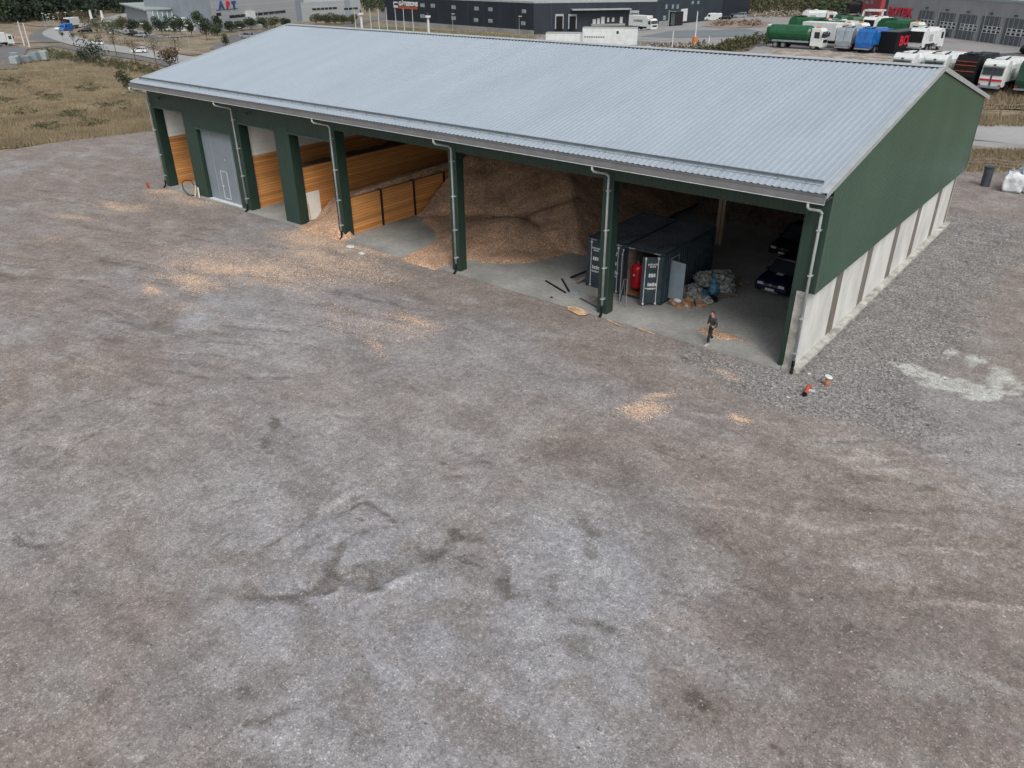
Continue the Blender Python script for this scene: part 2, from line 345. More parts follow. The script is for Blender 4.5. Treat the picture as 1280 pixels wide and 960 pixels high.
xs = axis_pts(-80.5, 60, -44, 16, .15, .8); ys = axis_pts(-60, 49.5, -31, 3, .15, .8)
X, Y = np.meshgrid(xs, ys)
wx = X+(fbm(X, Y, 3.0, 4, 5)-.5)*2.6; wy = Y+(fbm(X, Y, 3.0, 4, 9)-.5)*2.6       # warped position for ragged outlines
fx = X+(fbm(X, Y, .9, 3, 25)-.5)*.9; fy = Y+(fbm(X, Y, .9, 3, 29)-.5)*.9
def blob(px, py, a, b, rot=0, soft=1., fine=False):
    p = G(px, py, 0); QX, QY = (fx, fy) if fine else (wx, wy); c, s = math.cos(R(rot)), math.sin(R(rot))
    u = (QX-p.x)*c+(QY-p.y)*s; v = -(QX-p.x)*s+(QY-p.y)*c
    d = np.sqrt((u/a)**2+(v/b)**2); return np.clip((1.25-d)/soft, 0, 1)
def stroke(pts, w, soft=.5):
    P = [G(*p, 0) for p in pts]; D = np.full(X.shape, 1e9)
    for a, b in zip(P, P[1:]):
        ex, ey = b.x-a.x, b.y-a.y; t = np.clip(((fx-a.x)*ex+(fy-a.y)*ey)/(ex*ex+ey*ey+1e-9), 0, 1)
        D = np.minimum(D, np.hypot(fx-a.x-ex*t, fy-a.y-ey*t))
    return np.clip((w-D)/(w*soft)+.0, 0, 1)
def srgb(r, g, b): return np.array([(c/255)**2.2 for c in (r, g, b)])
def mixc(C, c, t): return C*(1-t[..., None])+np.array(c)*t[..., None]
n8 = fbm(X, Y, 9, 5, 1); n2 = fbm(X*1.0, Y*1.6, 2.2, 5, 2); nf = fbm(X, Y, .55, 4, 3); nd = fbm(X+Y*.6, Y*2.4-X*.4, 3.2, 5, 4)
C = np.ones(X.shape+(3,))*srgb(131, 121, 117)
cool = sm((n8-.40)/.25)
C = mixc(C, srgb(141, 139, 143), cool*.55)
for q in [(560, 800, 9, 5), (300, 650, 7, 4), (800, 760, 5, 3.4), (440, 900, 6, 3.5), (720, 690, 4, 1.6), (760, 600, 3.5, 1.2), (220, 400, 9, 4)]:
    C = mixc(C, srgb(146, 145, 150), blob(*q, 0, 1.1)*.55*sm((n2-.25)/.4))
for q in [(90, 560, 10, 4), (200, 300, 12, 8), (1130, 590, 6, 2.5), (980, 620, 6, 3), (1240, 340, 3, 12), (420, 480, 9, 3), (640, 520, 7, 3)]:
    C = mixc(C, srgb(138, 127, 121), blob(*q, 0, 1.2)*.5)
for q in [(1100, 830, 5, 3), (930, 700, 5, 2.5), (1010, 900, 4, 2), (830, 650, 3, 1.5), (700, 560, 5, 2)]:
    C = mixc(C, srgb(112, 104, 101), blob(*q, 0, 1.2)*.55)
C = mixc(C, srgb(104, 98, 95), sm((.44-n2)/.16)*.22)          # darker damp mottling
C = mixc(C, srgb(152, 148, 147), sm((n2-.57)/.14)*.35)
DK = 0
C *= (1+(nf-.5)*.2)[..., None]
DK = np.zeros(X.shape); LT = np.zeros(X.shape)
stains = [(470, 712, 1.25, .55, 35, .8), (455, 722, .8, .25, 30, .9), (350, 748, 1.7, .35, 18, .9), (312, 755, .7, .3, 10, .7), (545, 690, 1.1, .8, 70, .75), (628, 722, .35, 1.0, 20, .8), (590, 702, 1.0, .25, 0, .8),
          (732, 660, .9, .5, 20, .8), (735, 690, .5, .7, 0, .75), (850, 740, .5, .35, 0, .6), (872, 882, .9, .38, 8, .9), (972, 943, .22, .18, 0, .95), (735, 805, 1.3, .8, 50, .6), (690, 750, .3, 1.6, 30, .6),
          (245, 655, 1.6, 1.0, 0, .5), (180, 700, 1.8, .8, 20, .45), (300, 870, .5, .3, 30, .8), (350, 880, .6, .35, 40, .8), (330, 895, .25, .3, 0, .9), (450, 930, .8, .4, 0, .7), (400, 905, .5, .25, 30, .7),
          (430, 830, 1.8, .7, 20, .4), (1020, 600, .8, .3, -10, .7), (1160, 610, .5, .3, -10, .7), (1150, 585, .6, .25, 0, .7), (1060, 640, .7, .25, -20, .55), (1130, 760, 1.5, .6, 0, .5), (1240, 730, 1.4, .6, 10, .5),
          (450, 655, .22, .18, 0, .9), (478, 660, .3, .22, 0, .9), (425, 650, .6, .2, 0, .6), (860, 448, 1.4, .5, -20, .55), (940, 485, 1.2, .4, 0, .55), (650, 422, 1.3, .25, 0, .6), (735, 442, .35, .12, -30, .95), (715, 432, .3, .08, -30, .95), (690, 425, .25, .07, -30, .9),
          (752, 443, .3, .1, -30, .9), (745, 456, .35, .16, 0, .95), (610, 575, .9, .2, 30, .75), (560, 578, .5, .15, 20, .9), (440, 520, 1.8, .3, 30, .45), (430, 305, 1.3, .5, 0, .7), (445, 312, .8, .3, 0, .7),
          (300, 460, 1, .5, 0, .4), (130, 420, 2, .8, 10, .35), (60, 690, 1.5, .8, 0, .5), (90, 860, 2.2, .9, 20, .45), (100, 740, .35, .2, 30, .8), (1200, 400, 2, 1, 80, .5), (1230, 520, 1.5, .5, 0, .5), (1100, 500, 2.5, .4, 10, .6)]
for px, py, a, b_, rot, st in stains:
    DK = np.maximum(DK, blob(px, py, a, b_, rot, .9, True)*st*.95)
tr = [([(412, 688), (417, 712), (440, 727), (482, 722), (522, 705), (560, 672), (592, 652)], .17, -1.15), ([(398, 700), (408, 726), (440, 740), (500, 730), (545, 705)], .12, 1), ([(296, 745), (330, 754), (378, 748), (412, 731)], .28, -1.1), ([(596, 690), (632, 706), (630, 745)], .2, -1), ([(420, 640), (452, 634), (482, 640), (500, 655)], .12, -.9), ([(540, 600), (600, 585), (650, 572)], .12, -.9), ([(640, 560), (560, 590), (470, 600), (400, 640)], .3, .6), ([(300, 745), (380, 742), (430, 715), (420, 690), (450, 672)], .22, -.9), ([(415, 700), (440, 725), (500, 712), (548, 672)], .2, -1), ([(560, 660), (620, 690), (640, 735)], .25, -.8), ([(665, 700), (700, 765), (780, 790)], .22, -.7),
      ([(730, 640), (740, 700), (700, 770), (640, 830)], .3, -.5), ([(300, 760), (420, 745), (530, 725)], .15, .7), ([(420, 640), (500, 600), (560, 570), (680, 545)], .3, -.4), ([(150, 560), (330, 500), (520, 470), (760, 465)], .5, -.35),
      ([(120, 580), (320, 520), (540, 490), (800, 490), (1000, 530)], .4, .35), ([(900, 560), (1000, 575), (1120, 560), (1260, 600)], .35, .55), ([(960, 640), (1080, 615), (1180, 640), (1280, 700)], .35, .5), ([(1000, 600), (1100, 590), (1280, 640)], .3, -.5),
      ([(640, 455), (760, 470), (860, 500), (950, 560), (1100, 660)], .45, -.35), ([(600, 470), (740, 485), (840, 520), (920, 580), (1060, 700)], .4, .3), ([(1140, 560), (1230, 440), (1270, 330)], .5, -.35), ([(1180, 580), (1265, 450), (1280, 380)], .5, .35),
      ([(0, 270), (120, 245), (190, 215)], .4, -.4), ([(0, 350), (150, 300), (200, 260)], .4, .3), ([(0, 210), (100, 190), (190, 180)], .5, .4), ([(0, 240), (100, 225), (190, 205)], .3, -.4), ([(20, 610), (200, 560), (300, 500), (420, 440)], .5, .3),
      ([(700, 830), (780, 870), (900, 960)], .3, .35), ([(620, 780), (560, 860), (540, 960)], .4, -.3), ([(880, 700), (1000, 730), (1200, 850)], .4, -.35), ([(860, 720), (980, 760), (1150, 900)], .35, .3)]
Z = (fbm(X, Y, 1.6, 5, 31)-.5)*.11+(n8-.5)*.10+(fbm(X, Y*1.7, .55, 4, 51)-.5)*.045
for pts, w, st in tr:
    t = stroke(pts, w*2.0, .95)*min(1, abs(st)+.12)*.9; Z -= t*.05*(1 if st < 0 else -.6)
    t = t*(.7+.5*sm((nf-.3)/.4))*(.5+.6*sm((fbm(X, Y, 1.4, 3, 88)-.3)/.4))
    if st < 0: DK = np.maximum(DK, t)
    else: LT = np.maximum(LT, t)
# wheel-worn bands: round the hall corner and along the front
px0, py0 = -3.5, 6.0; rr = np.hypot(X-px0, Y-py0)+(fbm(X, Y, 6, 3, 61)-.5)*2.2; th = np.arctan2(Y-py0, X-px0)*14
band = fbm(rr/.42, th/4.5, 1, 3, 63)*.7+fbm(rr/1.3, th/7, 1, 2, 64)*.3; reg = np.clip((rr-8.5)/4, 0, 1)*np.clip((30-rr)/8, 0, 1)*np.clip((X+9)/7, 0, 1)
DK = np.maximum(DK, reg*sm((.46-band)/.16)*.52); LT = np.maximum(LT, reg*sm((band-.56)/.12)*.7); Z -= reg*(band-.5)*-.10
b2_ = fbm((X+.35*Y)/7, (Y-.30*X+(fbm(X, Y, 7, 3, 71)-.5)*2.5)/.45, 1, 3, 66); reg2 = np.clip((-12-X)/8, 0, 1)*np.clip((-1-Y)/3, 0, 1)
DK = np.maximum(DK, reg2*sm((.42-b2_)/.14)*.55); LT = np.maximum(LT, reg2*sm((b2_-.60)/.12)*.5); Z += reg2*(b2_-.5)*.07
px0, py0 = -16., -22.; rr = np.hypot(X-px0, Y-py0)+(fbm(X, Y, 4, 3, 73)-.5)*1.6; th = np.arctan2(Y-py0, X-px0)*6
b3_ = fbm(rr/.40, th/3, 1, 3, 74); reg3 = np.clip((rr-1.5)/2, 0, 1)*np.clip((12-rr)/5, 0, 1)*sm((n8-.35)/.3)
DK = np.maximum(DK, reg3*sm((.40-b3_)/.12)*.7); LT = np.maximum(LT, reg3*sm((b3_-.62)/.12)*.5); Z += reg3*(b3_-.5)*.06
# crushed stone apron along the gable and round the corner
ap = np.clip((5.6+(n2-.5)*3-(X))/1.6, 0, 1)*np.clip((X+1)/.8, 0, 1)*np.clip((Y+3.2)/1.5, 0, 1)*np.clip((34-Y)/4, 0, 1)
ap = np.maximum(ap, np.clip((1.15-np.hypot((wx-1.2)/4.6, (wy+1.2)/2.6))/.35, 0, 1)); ap = np.maximum(ap, np.clip((1.1-np.hypot((wx+2.5)/4, (wy+1.2)/1.3))/.5, 0, 1)*.8)
C = mixc(C, srgb(125, 121, 120), ap*.9)
for q in [(480, 320, 2, 1, 0), (640, 700, 1.5, .8, 0), (330, 330, 2, 1, 0)]: ap = np.maximum(ap, blob(*q, .8)*.25)
sp = sm((fbm(X, Y, 1.2, 4, 77)-.5)/.25)*.45; ap = np.clip(ap+sp, 0, 1)
# shavings
chips = [(330, 335, 9, 3.2, 20, .45), (420, 330, 6, 2.2, 10, .5), (250, 250, 5, 1.6, 20, .5), (560, 330, 3, 1.2, 0, .4), (440, 400, 6, 2.2, 0, .22), (300, 335, 5.5, 1.3, 22, .95), (240, 352, 3.5, 1.2, 12, .75), (190, 362, 1.3, .6, 0, .9), (390, 300, 3.6, 1.6, 20, 1), (395, 318, 3.2, 1.2, 0, .85), (470, 315, 3.8, 1.0, 15, .85), (340, 355, 4, .8, 10, .45), (520, 322, 3, .9, 0, .8), (415, 285, 2.2, .8, 0, 1),
         (215, 240, 3.2, .9, 25, .9), (150, 256, 3.5, .8, 20, .75), (100, 270, 2.6, .6, 15, .5), (250, 236, 1.4, .5, 0, .8), (520, 400, 2.0, .7, 0, .62), (470, 432, 1.5, .3, -20, .55), (500, 410, 2.5, .9, 0, .35), (250, 385, 3, .6, 0, .25),
         (803, 512, 1.1, .75, 55, .95), (822, 495, .8, .3, 60, .8), (908, 466, .95, .28, -15, 1), (925, 522, .45, .3, 0, .85), (560, 312, 2.2, .7, 0, .8), (535, 322, 1.6, .6, 10, .9), (70, 300, 3, 1, 10, .2), (690, 540, 2, .7, 0, .1)]
cm = np.zeros(X.shape)
for px, py, a, b_, rot, st in chips:
    cm = np.maximum(cm, blob(px, py, a, b_, rot, 1.0, a < 2.2)*st)
spk = _h(np.arange(X.size).reshape(X.shape), np.arange(X.size).reshape(X.shape)//7, 5)
cm = np.clip(cm, 0, 1)
# dried lime crust
li = np.zeros(X.shape)
for pts, w in [([(1138, 460), (1160, 470), (1180, 474), (1195, 480)], .5), ([(1150, 480), (1185, 484)], .35), ([(1196, 476), (1212, 484), (1222, 494)], .38), ([(1222, 497), (1242, 494), (1248, 478), (1246, 462)], .34), ([(1248, 462), (1262, 474), (1270, 492)], .18),
               ([(1214, 449), (1228, 448)], .3), ([(1185, 441), (1200, 441)], .16), ([(1120, 455), (1135, 457)], .14), ([(1262, 492), (1275, 493)], .14)]:
    li = np.maximum(li, stroke(pts, w*1.25, .45))
li = np.clip(li*1.9*sm((fbm(X, Y, .7, 4, 41)-.2)/.2), 0, 1)
C = mixc(C, srgb(180, 178, 174), li*.88); ap *= 1-li; Z += li*.02
Z *= np.clip((-.6-Y)/2.5, 0, 1)*(X < 1)+np.clip((X-.4)/2.0, 0, 1)*(X >= 1)+0*(Y)
Z += .015*(n2-.5)*0-.03
Z = np.where((X < .2) & (X > -54.6) & (Y > -.3) & (Y < 29), -.08, Z)
C = np.clip(C*1.06, 0, 1)*np.array([.965, 1.005, .995])
cols = np.concatenate([C, ap[..., None]], -1)
DK = np.clip(DK, 0, .95); LT = np.clip(LT, 0, 1); MK = np.stack([cm, DK, LT, np.ones(X.shape)], -1); struct(sheet_mesh('gravel_yard', xs, ys, Z, cols, M['yard'], MK))

def zyard(x, y):
    i = int(np.clip(np.searchsorted(xs, x), 0, len(xs)-1)); j = int(np.clip(np.searchsorted(ys, y), 0, len(ys)-1)); return float(Z[j, i])
# loose stones and chips lying on the yard
def scatter(name, label, cat, n, fn, smin, smax, m, flat=.6):
    V = []; F = []
    while n > 0:
        p = fn()
        if p is None: continue
        n -= 1; x, y = p; s = random.uniform(smin, smax)*(1 if random.random() < .93 else 1.7); a = random.random()*6.28; z = zyard(x, y); b = len(V)
        for k in range(4):
            q = a+k*1.571+random.uniform(-.3, .3); rr = s*random.uniform(.7, 1.2); V.append((x+math.cos(q)*rr, y+math.sin(q)*rr, z-.005+random.uniform(0, .3)*s*flat))
        V.append((x, y, z+s*flat*random.uniform(.6, 1.1)))
        F += [(b, b+1, b+4), (b+1, b+2, b+4), (b+2, b+3, b+4), (b+3, b, b+4)]
    mb = MB(); mb.v = V; mb.f = F; o = mb.build(name, m); tag(o, label, cat, None, 'stuff'); return o
M['stone'] = mat('loose_stone', (.25, .242, .238), .9, var=.4, sc=7.3)
M['chipmat'] = mat('wood_chip', (.48, .34, .25), .85, var=.35, sc=9)
def in_view():
    p = G(random.uniform(-30, 1310), random.uniform(250, 980), 0)
    return None if (p.y > -.6 and p.x < .6) or p.y > 45 else (p.x, p.y)
scatter('loose_stones', 'small grey stones lying loose all over the yard', 'gravel', 9000, in_view, .018, .042, 'stone')
scatter('clods', 'scattered larger dark stones and clods lying on the yard', 'stones', 260, in_view, .04, .075, 'stone', .7)
def apron():
    p = (random.gauss(2.4, 1.6), random.uniform(-3, 30)) if random.random() < .6 else (random.gauss(1, 2.6), random.gauss(-1.6, 1.0))
    return None if (p[1] > -.1 and p[0] < .15) else p
scatter('crushed_stone', 'coarse crushed grey stone along the gable wall of the hall', 'crushed stone', 14000, apron, .025, .06, 'stone', .9)
def chipspot():
    c = random.choice(chips); p = G(c[0], c[1], 0); a, b = random.gauss(0, .45)*c[2]*1.2, random.gauss(0, .45)*c[3]*1.3; t = R(c[4]); x = p.x+a*math.cos(t)-b*math.sin(t); y = p.y+a*math.sin(t)+b*math.cos(t)
    return None if y > -.3 and x < 0 else (x, y) if random.random() < c[5] else None
scatter('scattered_wood_chips', 'pale orange wood chips strewn over the gravel in front of the hall', 'wood chips', 9000, chipspot, .015, .035, 'chipmat', .4)

# ------------------------------------------------------------------ the hall
XC = [0, -10.41, -20.89, -31.42, -42.2, -54.0]          # right face of each front post
XP = [-.27, -10.60, -21.04, -31.57, -42.47, -54.22]       # downpipes
RH = 11.66; EH = 8.40; YE = -1.19; YR = 14.4; YB = 28.75; XL = -54.3; SL = (RH-EH)/(YR-YE)
hall = thing('storage_hall', 'large open-fronted hall with pale grey corrugated metal roof and dark green cladding', 'storage hall')
def roofz(y): return RH-abs(y-YR)*SL
# roof: two corrugated slopes
pitch = .3; P = []; x = XL+.03
while x < 0.0:
    for f, d in ((0, 0), (.45, 0), (.58, 1), (.87, 1)):
        if x+f*pitch < .02: P.append((x+f*pitch, d))
    x += pitch
for side in (0, 1):
    mb = MB(); ya, yb_ = (YE, YR-.03) if side == 0 else (2*YR-YE, YR+.03); v = []
    for x, d in P: v += [(x, ya, roofz(ya)+d*.028-.02), (x, yb_, roofz(yb_)+d*.028-.02)]
    mb.add(v, [(2*i, 2*i+2, 2*i+3, 2*i+1) for i in range(len(P)-1)])
    o = mb.build('roof', 'roof', hall)
    sd = o.modifiers.new('thickness', 'SOLIDIFY'); sd.thickness = .012; sd.offset = -1
mb = MB(); mb.add([(XL-.04, YR-.32, RH+.0), (.10, YR-.32, RH+.0), (.10, YR, RH+.075), (XL-.04, YR, RH+.075), (XL-.04, YR+.32, RH), (.10, YR+.32, RH)], [(0, 1, 2, 3), (3, 2, 5, 4)])
o = mb.build('ridge_cap', 'trim', hall); sd = o.modifiers.new('t', 'SOLIDIFY'); sd.thickness = .015
mb = MB()                                  # dark blocks standing in for the shade in the gaps under the ridge cap
x = XL+.1
mb.box(XL+.1, -.1, YR-.345, YR-.33, roofz(YR-.33)-.03, roofz(YR-.33)-.012)
while x < -.1: mb.box(x, x+.13, YR-.346, YR-.329, roofz(YR-.33)-.013, roofz(YR-.33)+.035); x += .3
mb.build('ridge_gap_shade', 'steel', hall)
for xb0, xb1 in ((.0, .10), (XL-.06, XL+.03)):        # verge flashing on both gables
    mb = MB()
    for y0, y1 in ((YE, YR), (YR, 2*YR-YE)):
        z0, z1 = roofz(y0), roofz(y1)
        mb.add([(xb0-.16, y0, z0+.045), (xb1, y0, z0+.045), (xb1, y1, z1+.045), (xb0-.16, y1, z1+.045), (xb1, y0, z0-.20), (xb1, y1, z1-.20), (xb0-.16, y0, z0+.03), (xb0-.16, y1, z1+.03), (xb1-.02, y0, z0-.20), (xb1-.02, y1, z1-.20), (xb1-.02, y0, z0+.03), (xb1-.02, y1, z1+.03)],
               [(0, 1, 2, 3), (1, 4, 5, 2), (4, 8, 9, 5), (8, 10, 11, 9), (10, 6, 7, 11), (0, 6, 10, 1), (1, 10, 8, 4)])
    mb.build('verge_flashing', 'trim', hall)
# soffit, fascia and gutter
mb = MB(); mb.box(XL, .0, YE+.04, .0, 8.02, 8.06); mb.build('soffit', 'seam', hall)
mb = MB(); mb.box(XL, .02, YE+.02, YE+.05, 8.02, 8.36); mb.build('fascia', 'gutter', hall)
mb = MB(); yy = YE-.02
prof = [(yy, 8.34), (yy, 8.05), (yy-.03, 8.02), (yy-.12, 8.02), (yy-.145, 8.06), (yy-.15, 8.30), (yy-.17, 8.32)]
nn = len(prof); mb.add([(XL-.06, a, b) for a, b in prof]+[(.08, a, b) for a, b in prof], [(i, i+1, i+1+nn, i+nn) for i in range(nn-1)]+[tuple(range(nn)), tuple(range(nn, 2*nn))])
o = mb.build('gutter', 'gutter', hall)
mb = MB(); mb.box(XL-.06, .085, yy-.16, yy-.02, 8.0, 8.018); mb.build('gutter_lip', 'whiteline', hall)
for xp in XP:
    mb = MB(); mb.tube([(xp-.28, yy-.07, 8.03), (xp-.28, yy-.07, 7.82), (xp-.24, yy+.0, 7.72), (xp-.06, -.40, 7.50), (xp, -.22, 7.36), (xp, -.20, 7.2), (xp, -.20, .50)], .062, 10)
    dpp = mb.build('downpipe', 'pipe', hall, smooth=True)
    mb = MB()
    for z in (6.6, 4.6, 2.6, .9): MB().box(xp-.09, xp+.09, -.27, -.02, z, z+.05).build('bracket', 'pipe', dpp)
    mb = MB(); mb.tube([(xp, -.20, .56), (xp, -.20, .30), (xp+.02, -.26, .12), (xp+.05, -.46, .0)], .075, 9); mb.build('pipe_shoe', 'black', dpp, smooth=True)
# snow guard along the eave
mb = MB()
for z, y in ((.12, -.62), (.24, -.62)): mb.tube([(XL+.35, y, roofz(y)+z), (-.3, y, roofz(y)+z)], .022, 6)
mb.box(XL+.35, -.3, -.60, -.595, roofz(-.6)+.13, roofz(-.6)+.23)
x = XL+.5
while x < -.3: mb.beam((x, -.62, roofz(-.62)+.02), (x, -.62, roofz(-.62)+.28), .03, .03); x += 1.2
mb.build('snow_guard', 'guard', hall)
# front wall
HT = [6.42, 5.42]
def front_panel(x0, x1, z0, z1, mname='green', y=0., p=.22, d=.018):
    mb = MB(); corr(mb, (x0, y), (x1, y), z0, z1, p, d); return mb.build('front_cladding', mname, hall)
segs = [(-54.42, -53.9, -.02, 8.02), (-49.72, -48.05, -.02, 8.02), (-53.9, -49.72, 6.42, 8.02), (-48.05, -43.5, 5.42, 8.02), (-43.5, -42.2, -.02, 8.02), (-42.2, -37.95, 6.40, 8.02), (-37.95, -36.3, -.02, 8.02), (-36.3, -32.05, 6.38, 8.02), (-32.05, -31.42, -.02, 8.02)]
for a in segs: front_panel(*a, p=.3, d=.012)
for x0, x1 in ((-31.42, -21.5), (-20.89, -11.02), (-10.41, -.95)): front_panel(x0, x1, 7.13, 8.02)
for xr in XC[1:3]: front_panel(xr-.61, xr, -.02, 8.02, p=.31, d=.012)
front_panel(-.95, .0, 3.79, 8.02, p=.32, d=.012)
# returns and posts behind the cladding
def returns(x0, x1, z1, dep=.6):
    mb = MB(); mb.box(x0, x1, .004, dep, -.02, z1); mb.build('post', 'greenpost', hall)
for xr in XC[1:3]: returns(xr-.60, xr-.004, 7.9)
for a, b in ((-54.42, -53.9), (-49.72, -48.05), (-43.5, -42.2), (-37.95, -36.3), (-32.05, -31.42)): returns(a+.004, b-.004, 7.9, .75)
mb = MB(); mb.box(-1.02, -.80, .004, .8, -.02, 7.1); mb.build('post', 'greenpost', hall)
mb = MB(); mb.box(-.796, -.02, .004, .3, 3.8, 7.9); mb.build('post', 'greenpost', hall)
for x0, x1, z in ((-53.9, -49.72, 6.42), (-48.05, -43.5, 5.42), (-42.2, -37.95, 6.40), (-36.3, -32.05, 6.38)):
    mb = MB(); mb.box(x0-.15, x1+.12, -.06, -.014, z-.03, z+.06); mb.build('lintel_trim', 'greentrim', hall)
    mb = MB(); mb.box(x0+.004, x1-.004, .004, .55, z+.002, 7.9); mb.build('lintel', 'greenpost', hall)
for x0, x1 in ((-31.42, -21.5), (-20.89, -11.02), (-10.41, -.95)):
    mb = MB(); mb.box(x0+.004, x1-.004, .004, .5, 7.14, 7.9); mb.build('lintel', 'greenpost', hall)
# sliding door with wicket
mb = MB(); mb.box(-48.02, -43.52, .30, .38, .05, 5.40); dr = mb.build('sliding_door', 'door', hall)
mb = MB(); mb.box(-48.02, -43.52, -.05, .30, -.02, .05); mb.build('door_sill', 'whiteline', hall)
mb = MB()
for a in ((-46.22, -46.17, .25, 2.42), (-45.37, -45.32, .25, 2.42), (-46.22, -45.32, 2.38, 2.42), (-46.22, -45.32, .25, .30)): mb.box(a[0], a[1], .285, .30, a[2], a[3])
wk = mb.build('wicket_door', 'whiteline', dr)
mb = MB(); mb.box(-46.12, -46.0, .25, .284, 1.2, 1.3); mb.box(-45.3, -45.24, .27, .284, 3.3, 3.42); mb.build('door_handle', 'whiteline', dr)
mb = MB()
for x in (-46.9, -44.3): mb.box(x, x+.05, .285, .30, .05, 5.36)
mb.build('door_stile', 'canopy', dr)
for x in (-52.1, -40.4):
    mb = MB(); mb.beam((x-.12, -.02, 7.36), (x-.12, -.30, 7.30), .05, .05); mb.box(x-.28, x+.04, -.42, -.20, 7.20, 7.31); mb.build('flood_lamp', 'darkgrey', hall, bev=.02)
# gable walls
gz_ = lambda t: roofz(t)-.06 if t < 99 else 0
def gable(xpos, outx, z0, mname, y1=YB):
    mb = MB(); corr(mb, (xpos, 0), (xpos, y1), z0, 0, .25, .014, (outx, 0), top=lambda t: roofz(t)-.03); return mb.build('gable_cladding', mname, hall)
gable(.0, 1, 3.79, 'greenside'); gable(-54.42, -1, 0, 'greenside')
mb = MB(); mb.box(-.012, .028, -.03, .10, 3.79, 8.2); mb.build('corner_trim', 'greentrim', hall)
mb = MB(); mb.box(-.01, .03, YB-.06, YB+.02, 3.79, 8.2); mb.build('corner_trim', 'greentrim', hall)
mb = MB(); mb.box(-.34, .02, .02, YB, 3.76, 3.786); mb.build('drip_flashing', 'greentrim', hall)
# concrete plinth wall: precast panels between recessed posts
st = [4.3, 9.05, 14.1, 18.75, 23.75, 28.0]; pw = 1.05; y = .06
for s in st+[None]:
    if s is None: break
    mb = MB(); mb.box(-.56, -.36, y, s, .10, 3.76); mb.build('concrete_panel', 'concrete', hall, bev=.015, seg=1)
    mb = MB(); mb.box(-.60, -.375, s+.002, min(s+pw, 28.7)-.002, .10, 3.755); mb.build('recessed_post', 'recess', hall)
    y = s+pw
mb = MB(); mb.box(-.62, -.38, 28.7, 28.85, .10, 3.76); mb.build('concrete_panel', 'concrete', hall)
mb = MB(); mb.box(-.78, -.38, .004, .055, .02, 3.78); mb.build('wall_end', 'stain', hall)
mb = MB(); mb.box(-.37, -.30, -.04, .03, .12, 3.76); mb.build('corner_strip', 'greywood', hall)
mb = MB(); mb.add([(-.80, -.12, -.1), (-.04, -.12, -.1), (-.04, 28.9, -.1), (-.80, 28.9, -.1), (-.80, -.12, .10), (-.05, -.12, .085), (-.05, 28.9, .085), (-.80, 28.9, .10)], [(4, 5, 6, 7), (0, 1, 5, 4), (1, 2, 6, 5), (2, 3, 7, 6), (3, 0, 4, 7)])
mb.build('plinth', 'stain', hall, bev=.01, seg=1)
# floor
mb = MB(); mb.box(-54.3, -.82, -.36, 28.6, -.1, .02); struct(mb.build('hall_floor', 'slab'))
# back wall, gable lining
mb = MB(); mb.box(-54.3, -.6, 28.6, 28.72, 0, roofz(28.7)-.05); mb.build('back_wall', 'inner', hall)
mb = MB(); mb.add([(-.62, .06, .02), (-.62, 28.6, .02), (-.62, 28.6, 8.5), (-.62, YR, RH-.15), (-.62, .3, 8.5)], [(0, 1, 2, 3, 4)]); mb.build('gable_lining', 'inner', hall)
mb = MB()
for k in range(28):
    yv = YE+.1+k*1.05
    if yv < 28.6: mb.box(XL+.05, -.05, yv, yv+.06, roofz(yv)-.22, roofz(yv)-.05)
mb.build('purlin', 'steel', hall)
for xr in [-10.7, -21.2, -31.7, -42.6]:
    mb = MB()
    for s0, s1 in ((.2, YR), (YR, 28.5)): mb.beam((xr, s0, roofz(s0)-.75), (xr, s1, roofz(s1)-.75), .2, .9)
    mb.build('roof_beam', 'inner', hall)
for xr in [-10.9, -21.25, -31.9, -42.6]:
    mb = MB(); mb.box(xr-.25, xr-.02, YR-.2, YR+.2, .02, 10.4); mb.box(xr+.02, xr+.25, YR-.2, YR+.2, .02, 10.4); mb.build('column', 'glulam', hall, bev=.02, seg=1)
# timber bay walls
def twall(x0, x1, y0, y1, z1, mn='timber', nm='timber_wall'):
    mb = MB(); mb.box(x0, x1, y0, y1, .02, z1); return mb.build(nm, mn, hall)
twall(-54.1, -53.93, .8, 28.5, 3.95); twall(-42.75, -42.42, .8, 28.5, 3.9); twall(-36.75, -36.45, .8, 28.5, 3.85)
mb = MB(); mb.box(-54.14, -53.97, .8, 28.5, 3.96, 8.3); mb.build('white_lining', 'white_panel', hall)
mb = MB(); mb.box(-42.72, -42.46, .8, 28.5, 3.91, 8.3); mb.build('white_lining', 'white_panel', hall)
ys_ = [.65, 3.55, 6.75, 9.95, 13.2]
for a, b in zip(ys_, ys_[1:]): twall(-31.85, -31.62, a+.16, b, 2.55)
for a in ys_[1:]:
    mb = MB(); mb.box(-31.90, -31.56, a, a+.16, .02, 2.6); mb.build('steel_post', 'steel', hall)
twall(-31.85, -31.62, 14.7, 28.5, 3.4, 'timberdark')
mb = MB(); mb.box(-36.44, -36.40, .86, 2.0, .12, 2.12); mb.build('wall_board', 'boardwhite', hall)

